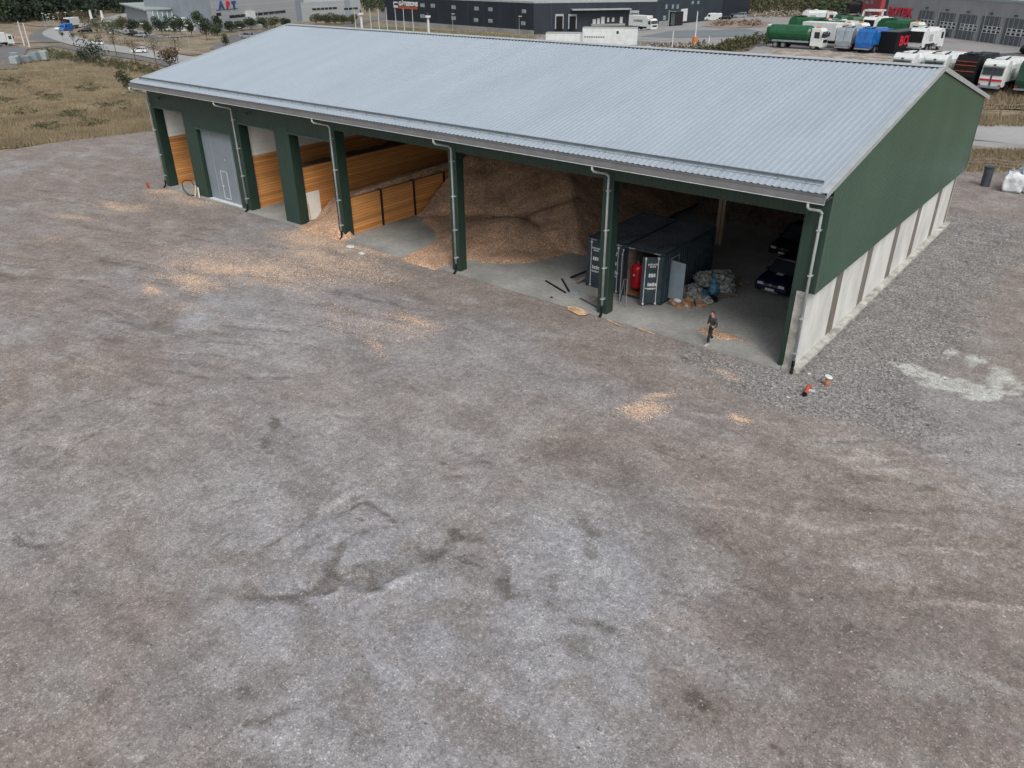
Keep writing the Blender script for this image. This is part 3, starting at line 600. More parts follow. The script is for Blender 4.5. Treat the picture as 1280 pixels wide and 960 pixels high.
# ------------------------------------------------------------------ chip heaps
def chipmat(name, cs, big):
    mt, nt, b = nodes(name); tc = N(nt, 'ShaderNodeTexCoord')
    v = N(nt, 'ShaderNodeTexVoronoi'); v.inputs['Scale'].default_value = 23; lk(nt, tc.outputs['Object'], v.inputs['Vector']); sc_ = N(nt, 'ShaderNodeSeparateColor'); lk(nt, v.outputs['Color'], sc_.inputs[0])
    o = ramp(nt, sc_.outputs[0], [(0, cs[0]), (.5, cs[1]), (.82, cs[2]), (1, cs[3])])
    n = N(nt, 'ShaderNodeTexNoise'); n.inputs['Scale'].default_value = .55; n.inputs['Detail'].default_value = 7; n.inputs['Roughness'].default_value = .7; lk(nt, tc.outputs['Object'], n.inputs['Vector'])
    f = ramp(nt, n.outputs['Fac'], [(.36, (big, big*1.02, big*1.06)), (.62, (1.1, 1.07, 1.03))])
    mx = N(nt, 'ShaderNodeMix', data_type='RGBA', blend_type='MULTIPLY'); mx.inputs[0].default_value = 1; lk(nt, o, mx.inputs[6]); lk(nt, f, mx.inputs[7]); lk(nt, mx.outputs[2], b.inputs['Base Color']); b.inputs['Roughness'].default_value = .95
    bp = N(nt, 'ShaderNodeBump'); bp.inputs['Strength'].default_value = .9; bp.inputs['Distance'].default_value = .06; lk(nt, sc_.outputs[1], bp.inputs['Height']); lk(nt, bp.outputs[0], b.inputs['Normal']); return mt
M['chips'] = chipmat('wood_chip_heap', ((.25, .15, .105), (.52, .32, .21), (.74, .49, .33), (.95, .72, .52)), .66)
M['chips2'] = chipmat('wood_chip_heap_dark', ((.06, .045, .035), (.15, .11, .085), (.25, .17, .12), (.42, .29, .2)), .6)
def heap(name, label, x0, x1, y0, y1, hf, m, st=.2):
    ax = np.arange(x0, x1+1e-6, st); ay = np.arange(y0, y1+1e-6, st); A, B = np.meshgrid(ax, ay)
    H = hf(A, B); H = np.where(H > .01, H+(fbm(A, B, .8, 4, 12)-.5)*.22*np.clip(H*2, 0, 1)+.02, -.02); bm = bmesh.new(); vs = {}
    ny, nx = A.shape
    for j in range(ny-1):
        for i in range(nx-1):
            if H[j:j+2, i:i+2].max() > .03:
                q = []
                for (jj, ii) in ((j, i), (j, i+1), (j+1, i+1), (j+1, i)):
                    if (jj, ii) not in vs: vs[(jj, ii)] = bm.verts.new((A[jj, ii], B[jj, ii], max(H[jj, ii], -.03)))
                    q.append(vs[(jj, ii)])
                f = bm.faces.new(q); f.smooth = True
    me = bpy.data.meshes.new(name); bm.to_mesh(me); bm.free(); me.materials.append(M[m]); o = bpy.data.objects.new(name, me); COL.objects.link(o)
    return tag(o, label, 'chip heap')
heap('wood_chip_heap', 'grey-brown chip heap behind the tall timber wall left of the narrow bay', -42.4, -36.8, 1, 28.4, lambda x, y: np.clip((y-3.0+.5*(fbm(x, y, 2, 3)-.5))*1.3, 0, 2.75)+.5*(fbm(x, y, 3, 3, 8)-.5)*(y > 5), 'chips2')
def hB(x, y):
    t = np.clip((x+36.4)/4.3, 0, 1); lo = np.clip((y-1.3)*.75, 0, 1.3+.03*y); hi = np.clip((y+.5)*.95, 0, 2.55+.05*np.clip(y, 0, 9))
    base = lo*(1-t)+hi*t; base = np.where(x > -31.86, np.where(y > .55, 0, base*np.clip((-31.0-x)/.9, 0, 1)), base); return base*np.clip((y+1.2)/1.2, 0, 1)
heap('wood_chip_heap', 'brown chip heap spilling out between the tall timber wall and the low posted timber wall', -36.38, -30.4, -1.8, 28.4, hB, 'chips')
def hC(x, y):
    jit = 1.6*(fbm(x, y, 2.2, 4, 3)-.5)
    ty_ = np.interp(x, [-31.5, -30, -27.2, -26, -25.3, -22.6, -21.8, -20, -18.5, -17.9, -17.4, -16.6], [8.5, 5.6, 4.6, 2.8, -.9, -.9, 2.0, 2.5, 3.6, 5.2, 8.6, 13])+jit
    thin = .14*np.clip((y-ty_)/.9, 0, 1)+.25*np.clip((y-ty_-1.5)/3, 0, 1)
    main = np.clip((y-7.6-1.0*np.sin(x*.45+.6)-jit)*.55, 0, 5.4); side = np.clip((-16.4-x)*.55, 0, 5.5)
    cut = .35*np.clip(1-abs((y-8.2-.35*(x+27)-jit)/.8), 0, 1)*(x > -28)*(x < -20)
    mound = 1.0*np.clip(1-np.hypot((x+22.4)/4.2, (y-7.2)/3.0), 0, 1)
    h = np.maximum(np.minimum(main, side), mound)+thin*(y > ty_)
    return (h-cut*(h > .5))*np.clip((x+31.5)*9, 0, 1)*(y > -.35+.6*fbm(x, y, 1, 3, 5)-.6)
heap('wood_chip_heap', 'broad orange-brown chip heap filling the two open bays left of the containers', -31.55, -15.8, -.9, 28.4, hC, 'chips')
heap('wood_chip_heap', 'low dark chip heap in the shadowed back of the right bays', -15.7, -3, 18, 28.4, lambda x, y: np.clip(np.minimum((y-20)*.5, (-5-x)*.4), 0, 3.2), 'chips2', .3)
o = heap('sawdust_pile', 'small flat pile of brown sawdust on the slab behind the walking man', -6.0, -3.0, .6, 2.6, lambda x, y: .13*np.clip(1.1-np.hypot((x+4.75)/.95, (y-1.35)/.5), 0, 1)+.05*np.clip(1-np.hypot((x+3.9)/1.0, (y-1.5)/.22), 0, 1), 'chips', .08); o['category'] = 'sawdust pile'

# ------------------------------------------------------------------ containers
def container(name, label, x0, y0, w=2.44, L=6.06, H=2.9):
    t = thing(name, label, 'shipping container', (x0, y0, .02))
    mb = MB(); corr(mb, (.03, .12), (.03, L-.1), .12, H-.1, .28, .035, (1, 0)); o = mb.build('side_wall', 'container', t)
    mb = MB(); corr(mb, (w-.03, .12), (w-.03, L-.1), .12, H-.1, .28, .035, (-1, 0)); mb.build('side_wall', 'container', t)
    mb = MB(); mb.box(.05, w-.05, L-.08, L-.04, .1, H-.1); mb.build('end_wall', 'container', t)
    mb = MB(); mb.box(.04, w-.04, .06, L-.04, .10, .15); mb.build('floor', 'plywood', t)
    mb = MB(); mb.box(.06, w-.06, .1, L-.08, H-.06, H-.02)
    for k in range(19): mb.box(.1, w-.1, .2+k*.31, .34+k*.31, H-.021, H-.004)
    mb.build('roof', 'contop', t)
    mb = MB()
    for x in (0, w-.1): mb.box(x, x+.1, 0, .1, 0, H); mb.box(x, x+.1, L-.1, L, 0, H); mb.box(x+.003, x+.097, .1, L-.1, 0, .14); mb.box(x+.003, x+.097, .1, L-.1, H-.1, H-.003)
    for y in (.003, L-.097): mb.box(.1, w-.1, y, y+.094, .003, .14); mb.box(.1, w-.1, y, y+.094, H-.13, H-.003)
    mb.build('frame', 'container', t)
    mb = MB()
    for x in (-.005, w-.155):
        for y in (-.005, L-.155):
            for z in (-.003, H-.10): mb.box(x, x+.16, y, y+.16, z, z+.11)
    mb.build('corner_casting', 'container', t)
    for xs_ in (.22, w-.62):
        mb = MB()
        for k in range(5): mb.add([(xs_+k*.08, -.004, H-.11), (xs_+k*.08+.04, -.004, H-.11), (xs_+k*.08+.06, -.004, H-.05), (xs_+k*.08+.02, -.004, H-.05)], [(0, 1, 2, 3)])
        mb.build('hazard_stripe', 'marks', t)
    return t
def leaf(t, hx, hy, ang, w=1.13, H=2.9, side=1, rods=(.25, .85), text=True):
    """door leaf hinged at (hx,hy) running along side*x, then turned by ang"""
    e = MB(); e.box(0, w, -.05, 0, .14, H-.13) if side > 0 else e.box(-w, 0, -.05, 0, .14, H-.13)
    d = e.build('door', 'container', t, bev=.01, seg=1); d.location = (hx, hy, 0); d.rotation_euler = (0, 0, R(ang))
    mb = MB()
    for f in rods:
        x = side*w*f; mb.tube([(x, -.09, .08), (x, -.09, H-.1)], .022, 6); mb.box(x-.05, x+.05, -.12, -.05, .12, .2); mb.box(x-.05, x+.05, -.12, -.05, H-.24, H-.16)
    mb.box(*sorted((side*w*.25, side*w*.8)), -.10, -.07, 1.02, 1.06); mb.build('locking_rod', 'marks', d)
    if text:
        mb = MB(); random.seed(3)
        for z, h, ww in ((2.32, .10, .5), (2.2, .08, .3), (1.66, .2, .36), (1.15, .2, .42), (.95, .05, .4)):
            x = side*w*.5-ww/2
            while x < side*w*.5+ww/2: q = random.uniform(.035, .07)*(2 if h > .15 else 1); mb.box(x, x+q, -.058, -.052, z, z+h*random.choice((1, .8, 1))); x += q+.03
        mb.build('stencil_marks', 'marks', d)
    return d
ca = container('shipping_container', 'dark blue-black shipping container with its doors shut, left of the pair in the hall', -13.66, 2.85)
cb = container('shipping_container', 'dark blue-black shipping container with its doors open on a red tank', -11.205, 2.85)
ca['group'] = cb['group'] = 'containers standing side by side in the hall'
leaf(ca, .06, -.003, 0, side=1); leaf(ca, 2.38, -.003, 0, side=-1)
leaf(cb, .05, -.003, -64, side=1, text=False); leaf(cb, 2.38, -.003, 42, side=-1)
mb = MB(); mb.box(.12, .15, .2, 5.9, .16, 2.7); mb.build('inner_lining', 'greywood', cb)
d = MB().box(0, .92, -.04, 0, .25, 2.42).build('side_door', 'sheet', cb, bev=.01); d.location = (2.50, .72, 0); d.rotation_euler = (0, 0, R(-8))
mb = MB(); mb.box(2.445, 2.46, .72, .78, .2, 2.5); mb.box(2.445, 2.46, 1.6, 1.66, .2, 2.5); mb.box(2.445, 2.46, .78, 1.6, 2.44, 2.5); mb.build('side_door_frame', 'sheet', cb)
t = thing('pressure_tank', 'upright glossy red pressure tank inside the open container', 'tank', (-10.72, 3.55, .19))
mb = MB(); pr = [(.0, .16), (.18, .17), (.32, .25), (.38, .36), (.38, 1.35), (.33, 1.48), (.2, 1.58), (.0, 1.61)]
seg = 20; v = []; f = []
for r_, z in pr:
    for j in range(seg): v.append((max(r_, .004)*math.cos(j*2*math.pi/seg), max(r_, .004)*math.sin(j*2*math.pi/seg), z))
for i in range(len(pr)-1):
    for j in range(seg): f.append((i*seg+j, i*seg+(j+1) % seg, (i+1)*seg+(j+1) % seg, (i+1)*seg+j))
mb.add(v, f); mb.build('tank_shell', 'redpaint', t, smooth=True)
for a in (0, 2.09, 4.19): MB().tube([(.26*math.cos(a), .26*math.sin(a), 0), (.26*math.cos(a), .26*math.sin(a), .3)], .025, 6).build('leg', 'redpaint', t)
MB().tube([(0, 0, 1.58), (0, 0, 1.72), (.1, 0, 1.75)], .03, 6).build('valve', 'chrome', t); MB().box(-.05, .05, -.40, -.36, .98, 1.08).build('gauge', 'marks', t)
t = thing('gas_bottle', 'slim red cylinder with black top standing beside the open container door', 'cylinder', (-9.75, 3.15, .17)); MB().tube([(0, 0, 0), (0, 0, .8), (0, 0, .88)], [.09, .09, .04], 10).build('bottle_body', 'redpaint', t, smooth=True); MB().tube([(0, 0, .86), (0, 0, .98)], .035, 8).build('valve', 'black', t)

# ------------------------------------------------------------------ person
def skinned(name, verts, edges, rad, m, parent, root=0, lvl=2):
    me = bpy.data.meshes.new(name); me.from_pydata(verts, edges, []); o = bpy.data.objects.new(name, me); COL.objects.link(o); o.parent = parent
    s = o.modifiers.new('skin', 'SKIN'); s.use_smooth_shade = True; sv = me.skin_vertices[0].data
    for i, r_ in enumerate(rad): sv[i].radius = r_ if isinstance(r_, tuple) else (r_, r_)
    for i in range(len(verts)): sv[i].use_root = (i == root)
    u = o.modifiers.new('sub', 'SUBSURF'); u.levels = lvl; u.render_levels = lvl; me.materials.append(M[m]); return o
man = thing('person', 'man in dark grey long-sleeved shirt and black trousers walking out of the hall', 'person', (-4.5, .12, .02), R(-24))
# faces -y; left side of body is +x
H = dict(pel=(0, .02, .93), wa=(0, .02, 1.08), ch=(0, -.02, 1.28), nk=(0, -.04, 1.46), hd0=(0, -.06, 1.54), hd1=(0, -.08, 1.63), hd2=(0, -.07, 1.72))
def sk(seq): return [tuple(s) for s in seq]
# body: hands, neck and head as one continuous skin figure under the clothes
V_ = []; E_ = []; Rr = []
def jt(p, r_, par=None):
    V_.append(p); Rr.append(r_)
    if par is not None: E_.append((par, len(V_)-1))
    return len(V_)-1
pel = jt((0, .02, .93), (.10, .07)); wa = jt((0, .02, 1.10), (.09, .065), pel); ch = jt((0, -.01, 1.30), (.12, .075), wa); nk = jt((0, -.03, 1.45), .062, ch); h0 = jt((0, -.05, 1.53), .07, nk); h1 = jt((0, -.07, 1.62), (.078, .095), h0); h2 = jt((0, -.06, 1.71), (.066, .08), h1)
nose = jt((0, -.165, 1.61), .013, h1)
for s, el, wr in ((1, (.30, .02, 1.12), (.30, -.10, .90)), (-1, (-.31, .06, 1.12), (-.33, -.02, .88))):
    sh = jt((s*.19, -.01, 1.38), .062, ch); e = jt(el, .043, sh); w_ = jt(wr, .03, e); d = (Vector(wr)-Vector(el)).normalized()
    pa = jt(tuple(Vector(wr)+d*.07), (.042, .022), w_)
    for k in range(4):
        q = Vector(wr)+d*.09+Vector((0, (k-1.5)*.022, 0)); a = jt(tuple(q), .011, pa); b = jt(tuple(q+d*.045+Vector((-s*.008, 0, 0))), .0095, a); jt(tuple(q+d*.075+Vector((-s*.022, 0, 0))), .008, b)
    a = jt(tuple(Vector(wr)+d*.03+Vector((-s*.01, -.04, 0))), .012, w_); jt(tuple(Vector(wr)+d*.07+Vector((-s*.015, -.055, 0))), .010, a)
legs = ((1, (.11, -.22, .52), (.10, -.26, .10)), (-1, (-.10, -.02, .50), (-.11, .26, .16)))
for s, kn, an in legs:
    hp = jt((s*.10, .02, .86), .085, pel); k = jt(kn, .058, hp); a = jt(an, .04, k)
body = skinned('body', V_, E_, Rr, 'skin', man)
def cloth(name, pts, edges, rad, m): return skinned(name, pts, edges, rad, m, man)
cloth('shirt', [(0, .02, .98), (0, .02, 1.12), (0, -.01, 1.31), (0, -.03, 1.42), (.20, -.01, 1.38), (.30, .02, 1.12), (.30, -.075, .945), (-.20, -.01, 1.38), (-.31, .06, 1.12), (-.325, .0, .93)],
      [(0, 1), (1, 2), (2, 3), (2, 4), (4, 5), (5, 6), (2, 7), (7, 8), (8, 9)], [(.155, .125), (.15, .12), (.175, .135), .085, .075, .058, .044, .075, .058, .044], 'shirt')
cloth('trousers', [(0, .02, 1.0), (0, .02, .92), (.10, .02, .84), (.11, -.22, .52), (.10, -.255, .15), (-.10, .02, .84), (-.10, -.02, .50), (-.11, .235, .21)],
      [(0, 1), (1, 2), (2, 3), (3, 4), (1, 5), (5, 6), (6, 7)], [(.14, .115), (.145, .12), .105, .078, .06, .105, .078, .06], 'trousers')
for (s, kn, an), tilt in zip(legs, (0, .10)):
    mb = MB(); x, y, z = an; z0 = z-.10
    mb.add([(x-.045, y+.08, z0+tilt), (x+.045, y+.08, z0+tilt), (x+.05, y-.19, z0-.0), (x-.05, y-.19, z0-.0), (x-.04, y+.07, z0+.10+tilt), (x+.04, y+.07, z0+.10+tilt), (x+.042, y-.06, z0+.10+tilt*.5), (x-.042, y-.06, z0+.10+tilt*.5), (x+.042, y-.18, z0+.05), (x-.042, y-.18, z0+.05)],
           [(3, 2, 1, 0), (0, 1, 5, 4), (4, 5, 6, 7), (7, 6, 8, 9), (9, 8, 2, 3), (1, 2, 8, 6, 5), (0, 4, 7, 9, 3)]); mb.build('shoe', 'shoe', man, bev=.015)
bm = bmesh.new(); bmesh.ops.create_icosphere(bm, subdivisions=3, radius=.105)
for v in bm.verts:
    v.co = Vector((v.co.x*.86, v.co.y*1.02, v.co.z*1.0))+v.co.normalized()*random.uniform(-.004, .008)
bmesh.ops.delete(bm, geom=[v for v in bm.verts if v.co.z < -.035 or (v.co.y < -.06 and v.co.z < .035)], context='VERTS')
for v in bm.verts: v.co += Vector((0, -.055, 1.665))
me = bpy.data.meshes.new('hair'); bm.to_mesh(me); bm.free(); me.materials.append(M['hair']); o = bpy.data.objects.new('hair', me); COL.objects.link(o); o.parent = man
for s in (1, -1): MB().box(s*.032-.012, s*.032+.012, -.168, -.155, 1.628, 1.64).build('eye', 'black', man)
MB().box(-.022, .022, -.165, -.152, 1.555, 1.562).build('mouth', 'redpipe', man)
for s in (1, -1): MB().box(s*.085-.008, s*.085+.008, -.085, -.05, 1.59, 1.65).build('ear', 'skin', man, bev=.006)
MB().box(.03, .08, -.135, -.128, 1.31, 1.35).build('chest_print', 'orangepatch', man)

# ------------------------------------------------------------------ cars
def wheel(parent, x, y, r_=.33, w=.22, rim='rim'):
    mb = MB(); s = 1 if y > 0 else -1
    mb.tube([(x, y-w/2, r_), (x, y-w/2+.03, r_), (x, y+w/2-.03, r_), (x, y+w/2, r_)], [r_*.93, r_, r_, r_*.93], 18); wl = mb.build('wheel', 'rubber', parent)
    mb = MB(); yo = y+s*(w/2+.004); mb.tube([(x, yo-s*.06, r_), (x, yo, r_)], r_*.62, 14)
    mb.build('rim', rim, wl); return wl
def car(name, label, cat, loc, rz, paint, kind='suv', group=None, detail=True):
    """front looks along +x"""
    L, W, H_ = dict(suv=(4.7, 1.86, 1.70), hatch=(4.2, 1.76, 1.48), van=(5.6, 2.0, 2.45), minivan=(4.6, 1.85, 1.85), pickup=(5.2, 1.9, 1.8))[kind]
    t = thing(name, label, cat, loc, rz, group); h = L/2; w = W/2
    if kind == 'van': bodyp = [(-h, .35), (-h, H_-.15), (-h+.15, H_), (h-1.6, H_), (h-1.15, H_-.25), (h-.75, 1.35), (h-.1, 1.05), (h, .7), (h, .3)]; gl = None
    else:
        bl = 1.0 if kind != 'hatch' else .88
        hood = 1.15 if kind != 'minivan' else .9
        bodyp = [(-h, .40), (-h-.02, .75), (-h+.08, bl+.03), (h-hood, bl+.06), (h-.25, bl-.10), (h-.02, bl-.32), (h, .45), (h-.08, .28), (-h+.1, .28)]
    v = []; n = len(bodyp); rings = [(-w, .0), (-w+.07, .0), (w-.07, .0), (w, .0)]
    mb = MB(); S = []
    for yy_, sc_ in ((-w+.12, 1.), (w-.12, 1.)): S.append([(x, yy_, z) for x, z in bodyp])
    A = [(x*(.985), -w, .34+(z-.34)*.90) for x, z in bodyp]; Bq = [(x*(.985), w, .34+(z-.34)*.90) for x, z in bodyp]
    allv = A+S[0]+S[1]+Bq; fcs = [tuple(range(n))[::-1], tuple(range(3*n, 4*n))]
    for k in range(3):
        for i in range(n): fcs.append((k*n+i, k*n+(i+1) % n, (k+1)*n+(i+1) % n, (k+1)*n+i))
    mb.add(allv, fcs); mb.build('body', paint, t, bev=.04)
    if kind != 'van':
        rear = -h+.12 if kind != 'pickup' else -h+1.9
        g = [(rear, bl+.0), (rear+.32, H_-.06), (h-2.25 if kind != 'minivan' else h-1.9, H_-.04), (h-hood-.05, bl+.02)]
        def trap(g, w0, w1, m, nm, dz=0):
            vv = [(g[0][0], -w0, g[0][1]), (g[0][0], w0, g[0][1]), (g[1][0], w1, g[1][1]), (g[1][0], -w1, g[1][1]), (g[2][0], w1, g[2][1]), (g[2][0], -w1, g[2][1]), (g[3][0], w0, g[3][1]), (g[3][0], -w0, g[3][1])]
            return MB().add(vv, [(0, 1, 2, 3), (3, 2, 4, 5), (5, 4, 6, 7), (0, 3, 5, 7), (1, 6, 4, 2)]).build(nm, m, t, bev=.03)
        trap(g, w-.10, w-.28, 'glass', 'windows'); xr0, xr1 = g[1][0], g[2][0]
        MB().add([(xr0-.03, -w+.28, H_-.055), (xr1+.03, -w+.28, H_-.035), (xr1+.03, w-.28, H_-.035), (xr0-.03, w-.28, H_-.055), (xr0+.02, -w+.34, H_+.0), (xr1-.05, -w+.34, H_+.0), (xr1-.05, w-.34, H_), (xr0+.02, w-.34, H_)], [(0, 1, 5, 4), (1, 2, 6, 5), (2, 3, 7, 6), (3, 0, 4, 7), (4, 5, 6, 7)]).build('roof', paint, t)
        mb = MB()
        for s in (1, -1):
            mb.beam((g[3][0], s*(w-.11), bl+.02), (g[2][0], s*(w-.28), H_-.03), .07, .05); mb.beam((g[0][0]+.6, s*(w-.105), bl), (g[1][0]+.5, s*(w-.275), H_-.04), .12, .05); mb.beam(((g[0][0]+g[3][0])/2, s*(w-.10), bl), ((g[1][0]+g[2][0])/2, s*(w-.27), H_-.04), .09, .05); mb.beam((g[0][0], s*(w-.11), bl), (g[1][0], s*(w-.28), H_-.05), .09, .05)
        mb.build('pillar', paint, t)
    else:
        MB().add([(h-1.13, -w+.2, H_-.32), (h-1.13, w-.2, H_-.32), (h-.72, w-.12, 1.38), (h-.72, -w+.12, 1.38)], [(0, 1, 2, 3)]).build('windscreen', 'glass', t)
        for s in (1, -1): MB().box(h-2.1, h-1.2, s*w-.01, s*w+.01, 1.35, 1.95).build('window', 'glass', t)
    if detail:
        z = .72 if kind != 'van' else .8
        for s in (1, -1): MB().box(h-.16, h-.0, s*(w-.32)-.17, s*(w-.32)+.17, z-.06, z+.07).build('headlight', 'lamp', t, bev=.02); MB().box(-h-.03, -h+.05, s*(w-.2)-.1, s*(w-.2)+.1, z-.02, z+.22).build('tail_light', 'redlamp', t, bev=.015)
        for s in (1, -1): MB().box(h-1.75, h-1.6, s*(w+.08)-.09, s*(w+.08)+.09, 1.0, 1.14).build('mirror', paint, t, bev=.02)
        MB().box(h-.03, h+.012, -w+.5, w-.5, z-.05, z-.02).box(h-.03, h+.012, -w+.5, w-.5, z+.03, z+.055).build('grille_bar', 'chrome', t)
        MB().box(h-.02, h+.02, -.26, .26, .42, .53).build('number_plate', 'marks', t); MB().box(h-.02, h+.01, -w+.45, w-.45, .34, .40).build('bumper_strip', 'chrome', t)
        MB().tube([(h-.02, 0, z+.01), (h+.03, 0, z+.01)], .09, 14).build('badge', 'chrome', t)
    for x in (h-.92, -h+.88):
        for s in (1, -1): wheel(t, x, s*(w-.10), .34 if kind != 'van' else .36)
    return t
c1 = car('parked_car', 'dark blue estate car with chrome grille parked nose-out by the right wall of the hall', 'car', (-4.5, 9.9, .02), R(-93), 'bluecar', 'suv')
MB().beam((.55, -.62, 1.70), (.55, .62, 1.70), .05, .03).build('roof_edge_highlight', 'chrome', c1); MB().box(.95, 1.4, -.2, .2, 1.062, 1.068).build('paper', 'marks', c1)  # chrome bar imitates the highlight along the front edge of the roof
car('parked_car', 'black pickup standing in the dark behind the blue car', 'car', (-6.2, 16.4, .02), R(-95), 'blackcar', 'pickup')

# ------------------------------------------------------------------ things lying about
def lump(name, label, cat, loc, sx, sy, sz, m, seed, group=None):
    bm = bmesh.new(); bmesh.ops.create_icosphere(bm, subdivisions=4, radius=1); rs = random.Random(seed)
    ks = [(Vector((rs.uniform(-1, 1), rs.uniform(-1, 1), rs.uniform(-1, 1))).normalized(), rs.uniform(3, 9), rs.uniform(0, 6), rs.uniform(.03, .11)) for _ in range(14)]
    for v in bm.verts:
        p = v.co.normalized(); d = 1
        for k, fr_, ph, am in ks: d += am*abs(math.sin(p.dot(k)*fr_+ph))-am*.5
        p = p*d; v.co = Vector((p.x*sx, p.y*sy, max(p.z, -.55)*sz+.55*sz))
    me = bpy.data.meshes.new(name); bm.to_mesh(me); bm.free(); me.materials.append(M[m]); o = bpy.data.objects.new(name, me); COL.objects.link(o); o.location = loc; return tag(o, label, cat, group)
gb = 'film bags in the rubbish heap by the container'
lump('rubbish_bag', 'largest grey plastic film bundle at the back of the heap by the container', 'bag', (-7.55, 7.3, .02), .85, .9, .62, 'bag', 1, gb)
lump('rubbish_bag', 'grey film bundle resting on top of the heap beside the container wall', 'bag', (-8.0, 6.5, .4), .6, .55, .40, 'bag', 2, gb)
lump('rubbish_bag', 'greenish grey film bundle nearest the grey sheet door', 'bag', (-8.1, 5.1, .02), .5, .5, .42, 'bag', 3, gb)
lump('rubbish_bag', 'low crumpled film spread over the slab in front of the blue bag', 'bag', (-7.35, 4.85, .02), .6, .4, .22, 'bag', 4, gb)
lump('rubbish_bag', 'small pale film bundle between the blue bag and the pallets', 'bag', (-6.95, 6.9, .02), .5, .5, .42, 'bag', 5, gb)
lump('blue_bag', 'upright light blue plastic bag leaning on the rubbish heap', 'bag', (-7.1, 5.75, .02), .24, .22, .60, 'bagblue', 6)
lump('blue_bag', 'crumpled darker blue plastic bag lying under the upright blue bag', 'bag', (-7.5, 5.35, .02), .36, .3, .25, 'bagblue', 7)
lump('rubbish_sack', 'small black rubbish sack beside the pallets', 'bag', (-6.85, 5.15, .02), .26, .24, .2, 'black', 8)
def pallet(label, loc, rz):
    t = thing('wooden_pallet', label, 'pallet', loc, rz, 'pallets by the rubbish heap')
    for k in range(7): MB().box(-.6, .6, -.4+k*.125, -.31+k*.125, .12, .142).build('deck_board', 'greywood', t)
    for x in (-.55, 0, .55): MB().box(x-.05, x+.05, -.4, .44, .022, .119).build('bearer', 'greywood', t)
    return t
pallet('grey wooden pallet lying nearest the camera by the rubbish heap', (-6.65, 6.3, .02), R(60)); pallet('grey wooden pallet lying behind the film bags', (-6.75, 8.2, .02), R(72)); pallet('grey wooden pallet stacked on top of the one behind the film bags', (-6.8, 8.15, .165), R(64))
def cbox(label, x, y, sx, sy, sz, rz):
    t = thing('cardboard_box', label, 'cardboard box', (x, y, .02), R(rz), 'cardboard boxes by the container')
    mb = MB(); a, b = sx/2, sy/2; w_ = .012
    mb.box(-a, a, -b, -b+w_, 0, sz).box(-a, a, b-w_, b, 0, sz).box(-a, -a+w_, -b+w_, b-w_, 0, sz).box(a-w_, a, -b+w_, b-w_, 0, sz).box(-a+w_, a-w_, -b+w_, b-w_, 0, .01); mb.build('carton', 'cardboard', t)
    mb = MB(); mb.add([(-a, -b, sz), (a, -b, sz), (a, -b-.13, sz-.05), (-a, -b-.13, sz-.05)], [(0, 1, 2, 3)]); mb.add([(-a, b, sz), (a, b, sz), (a, b+.1, sz+.08), (-a, b+.1, sz+.08)], [(0, 1, 2, 3)]); mb.build('flap', 'cardboard', t)
    mb = MB(); mb.box(-a*.4, a*.3, -b-.004, -b-.001, sz*.35, sz*.7); mb.build('label', 'marks', t)
cbox('wide open cardboard box with a white label, left of the three', -8.05, 3.35, .62, .42, .34, -20); cbox('cardboard box in the middle of the three by the grey sheet door', -7.5, 3.55, .42, .4, .36, 8); cbox('small low cardboard box right of the three, beside the film bags', -7.1, 4.05, .36, .3, .22, 35)
lump('white_film', 'scrap of white film stuffed into the left cardboard box', 'film', (-8.05, 3.38, .22), .2, .14, .12, 'white', 12)
lump('paper_scrap', 'brown paper scrap lying between the boxes and the film bags', 'paper scrap', (-6.95, 4.35, .02), .2, .14, .08, 'cardboard', 13)
def bar(name, label, cat, a, b, w, h, m, group=None):
    A = Vector(a); B = Vector(b); t = MB().beam((0, 0, 0), B-A, w, h).build(name, m); t.location = A; return tag(t, label, cat, group)
gs = 'black steel bars beside the left container'
bar('steel_bar', 'black steel bar lying farthest left on the slab', 'bar', (-15.87, 1.91, .06), (-13.86, 1.11, .06), .09, .06, 'black', gs)
bar('steel_bar', 'black steel bar lying at an angle just behind the leftmost bar', 'bar', (-15.3, 2.75, .06), (-13.75, 1.3, .10), .09, .06, 'black', gs)
bar('steel_bar', 'long black steel bar leaning up against the left container', 'bar', (-15.0, 3.2, .06), (-13.72, 4.6, .75), .14, .08, 'black', gs)
bar('steel_bar', 'dark bar lying beside the foot of the green post', 'bar', (-12.75, .95, .06), (-11.2, .42, .06), .08, .05, 'darkgrey', gs)
bar('plank', 'short brown plank under the leaning bar by the left container', 'plank', (-14.7, 3.1, .04), (-13.9, 3.4, .10), .3, .03, 'greywood')
bar('plank', 'grey board leaning on the left container corner', 'plank', (-14.25, 2.75, .04), (-13.72, 3.5, .6), .2, .03, 'greywood')
bar('wood_strip', 'pale wooden strip on the gravel right beside the green post foot', 'wood strip', (-10.05, -.50, .02), (-9.0, -.80, .02), .07, .03, 'pine', 'pale strips at the slab edge'); bar('wood_strip', 'pale wooden strip lying along the slab edge toward the walking man', 'wood strip', (-8.25, -.42, .02), (-7.2, -.55, .02), .07, .03, 'pine', 'pale strips at the slab edge')
t = thing('broken_plywood', 'splintered sheet of pale plywood on the gravel at the slab edge', 'plywood sheet', (-11.9, -.55, .03), R(-12))
MB().add([(-.75, -.02, 0), (-.45, -.3, .0), (.5, -.34, .0), (.72, -.1, .02), (.6, .22, .0), (.1, .3, .03), (-.5, .25, .0), (-.62, .1, 0)], [tuple(range(8))]).build('sheet', 'pine', t).modifiers.new('t', 'SOLIDIFY').thickness = .03
for k in range(4): MB().box(-.6+k*.05, .5-k*.08, -.2+k*.12, -.17+k*.12, .032, .045).build('splinter', 'plywood', t)
t = thing('folding_trestle', 'thin grey metal trestle standing right behind the green post', 'trestle', (-10.35, 1.5, .02)); 
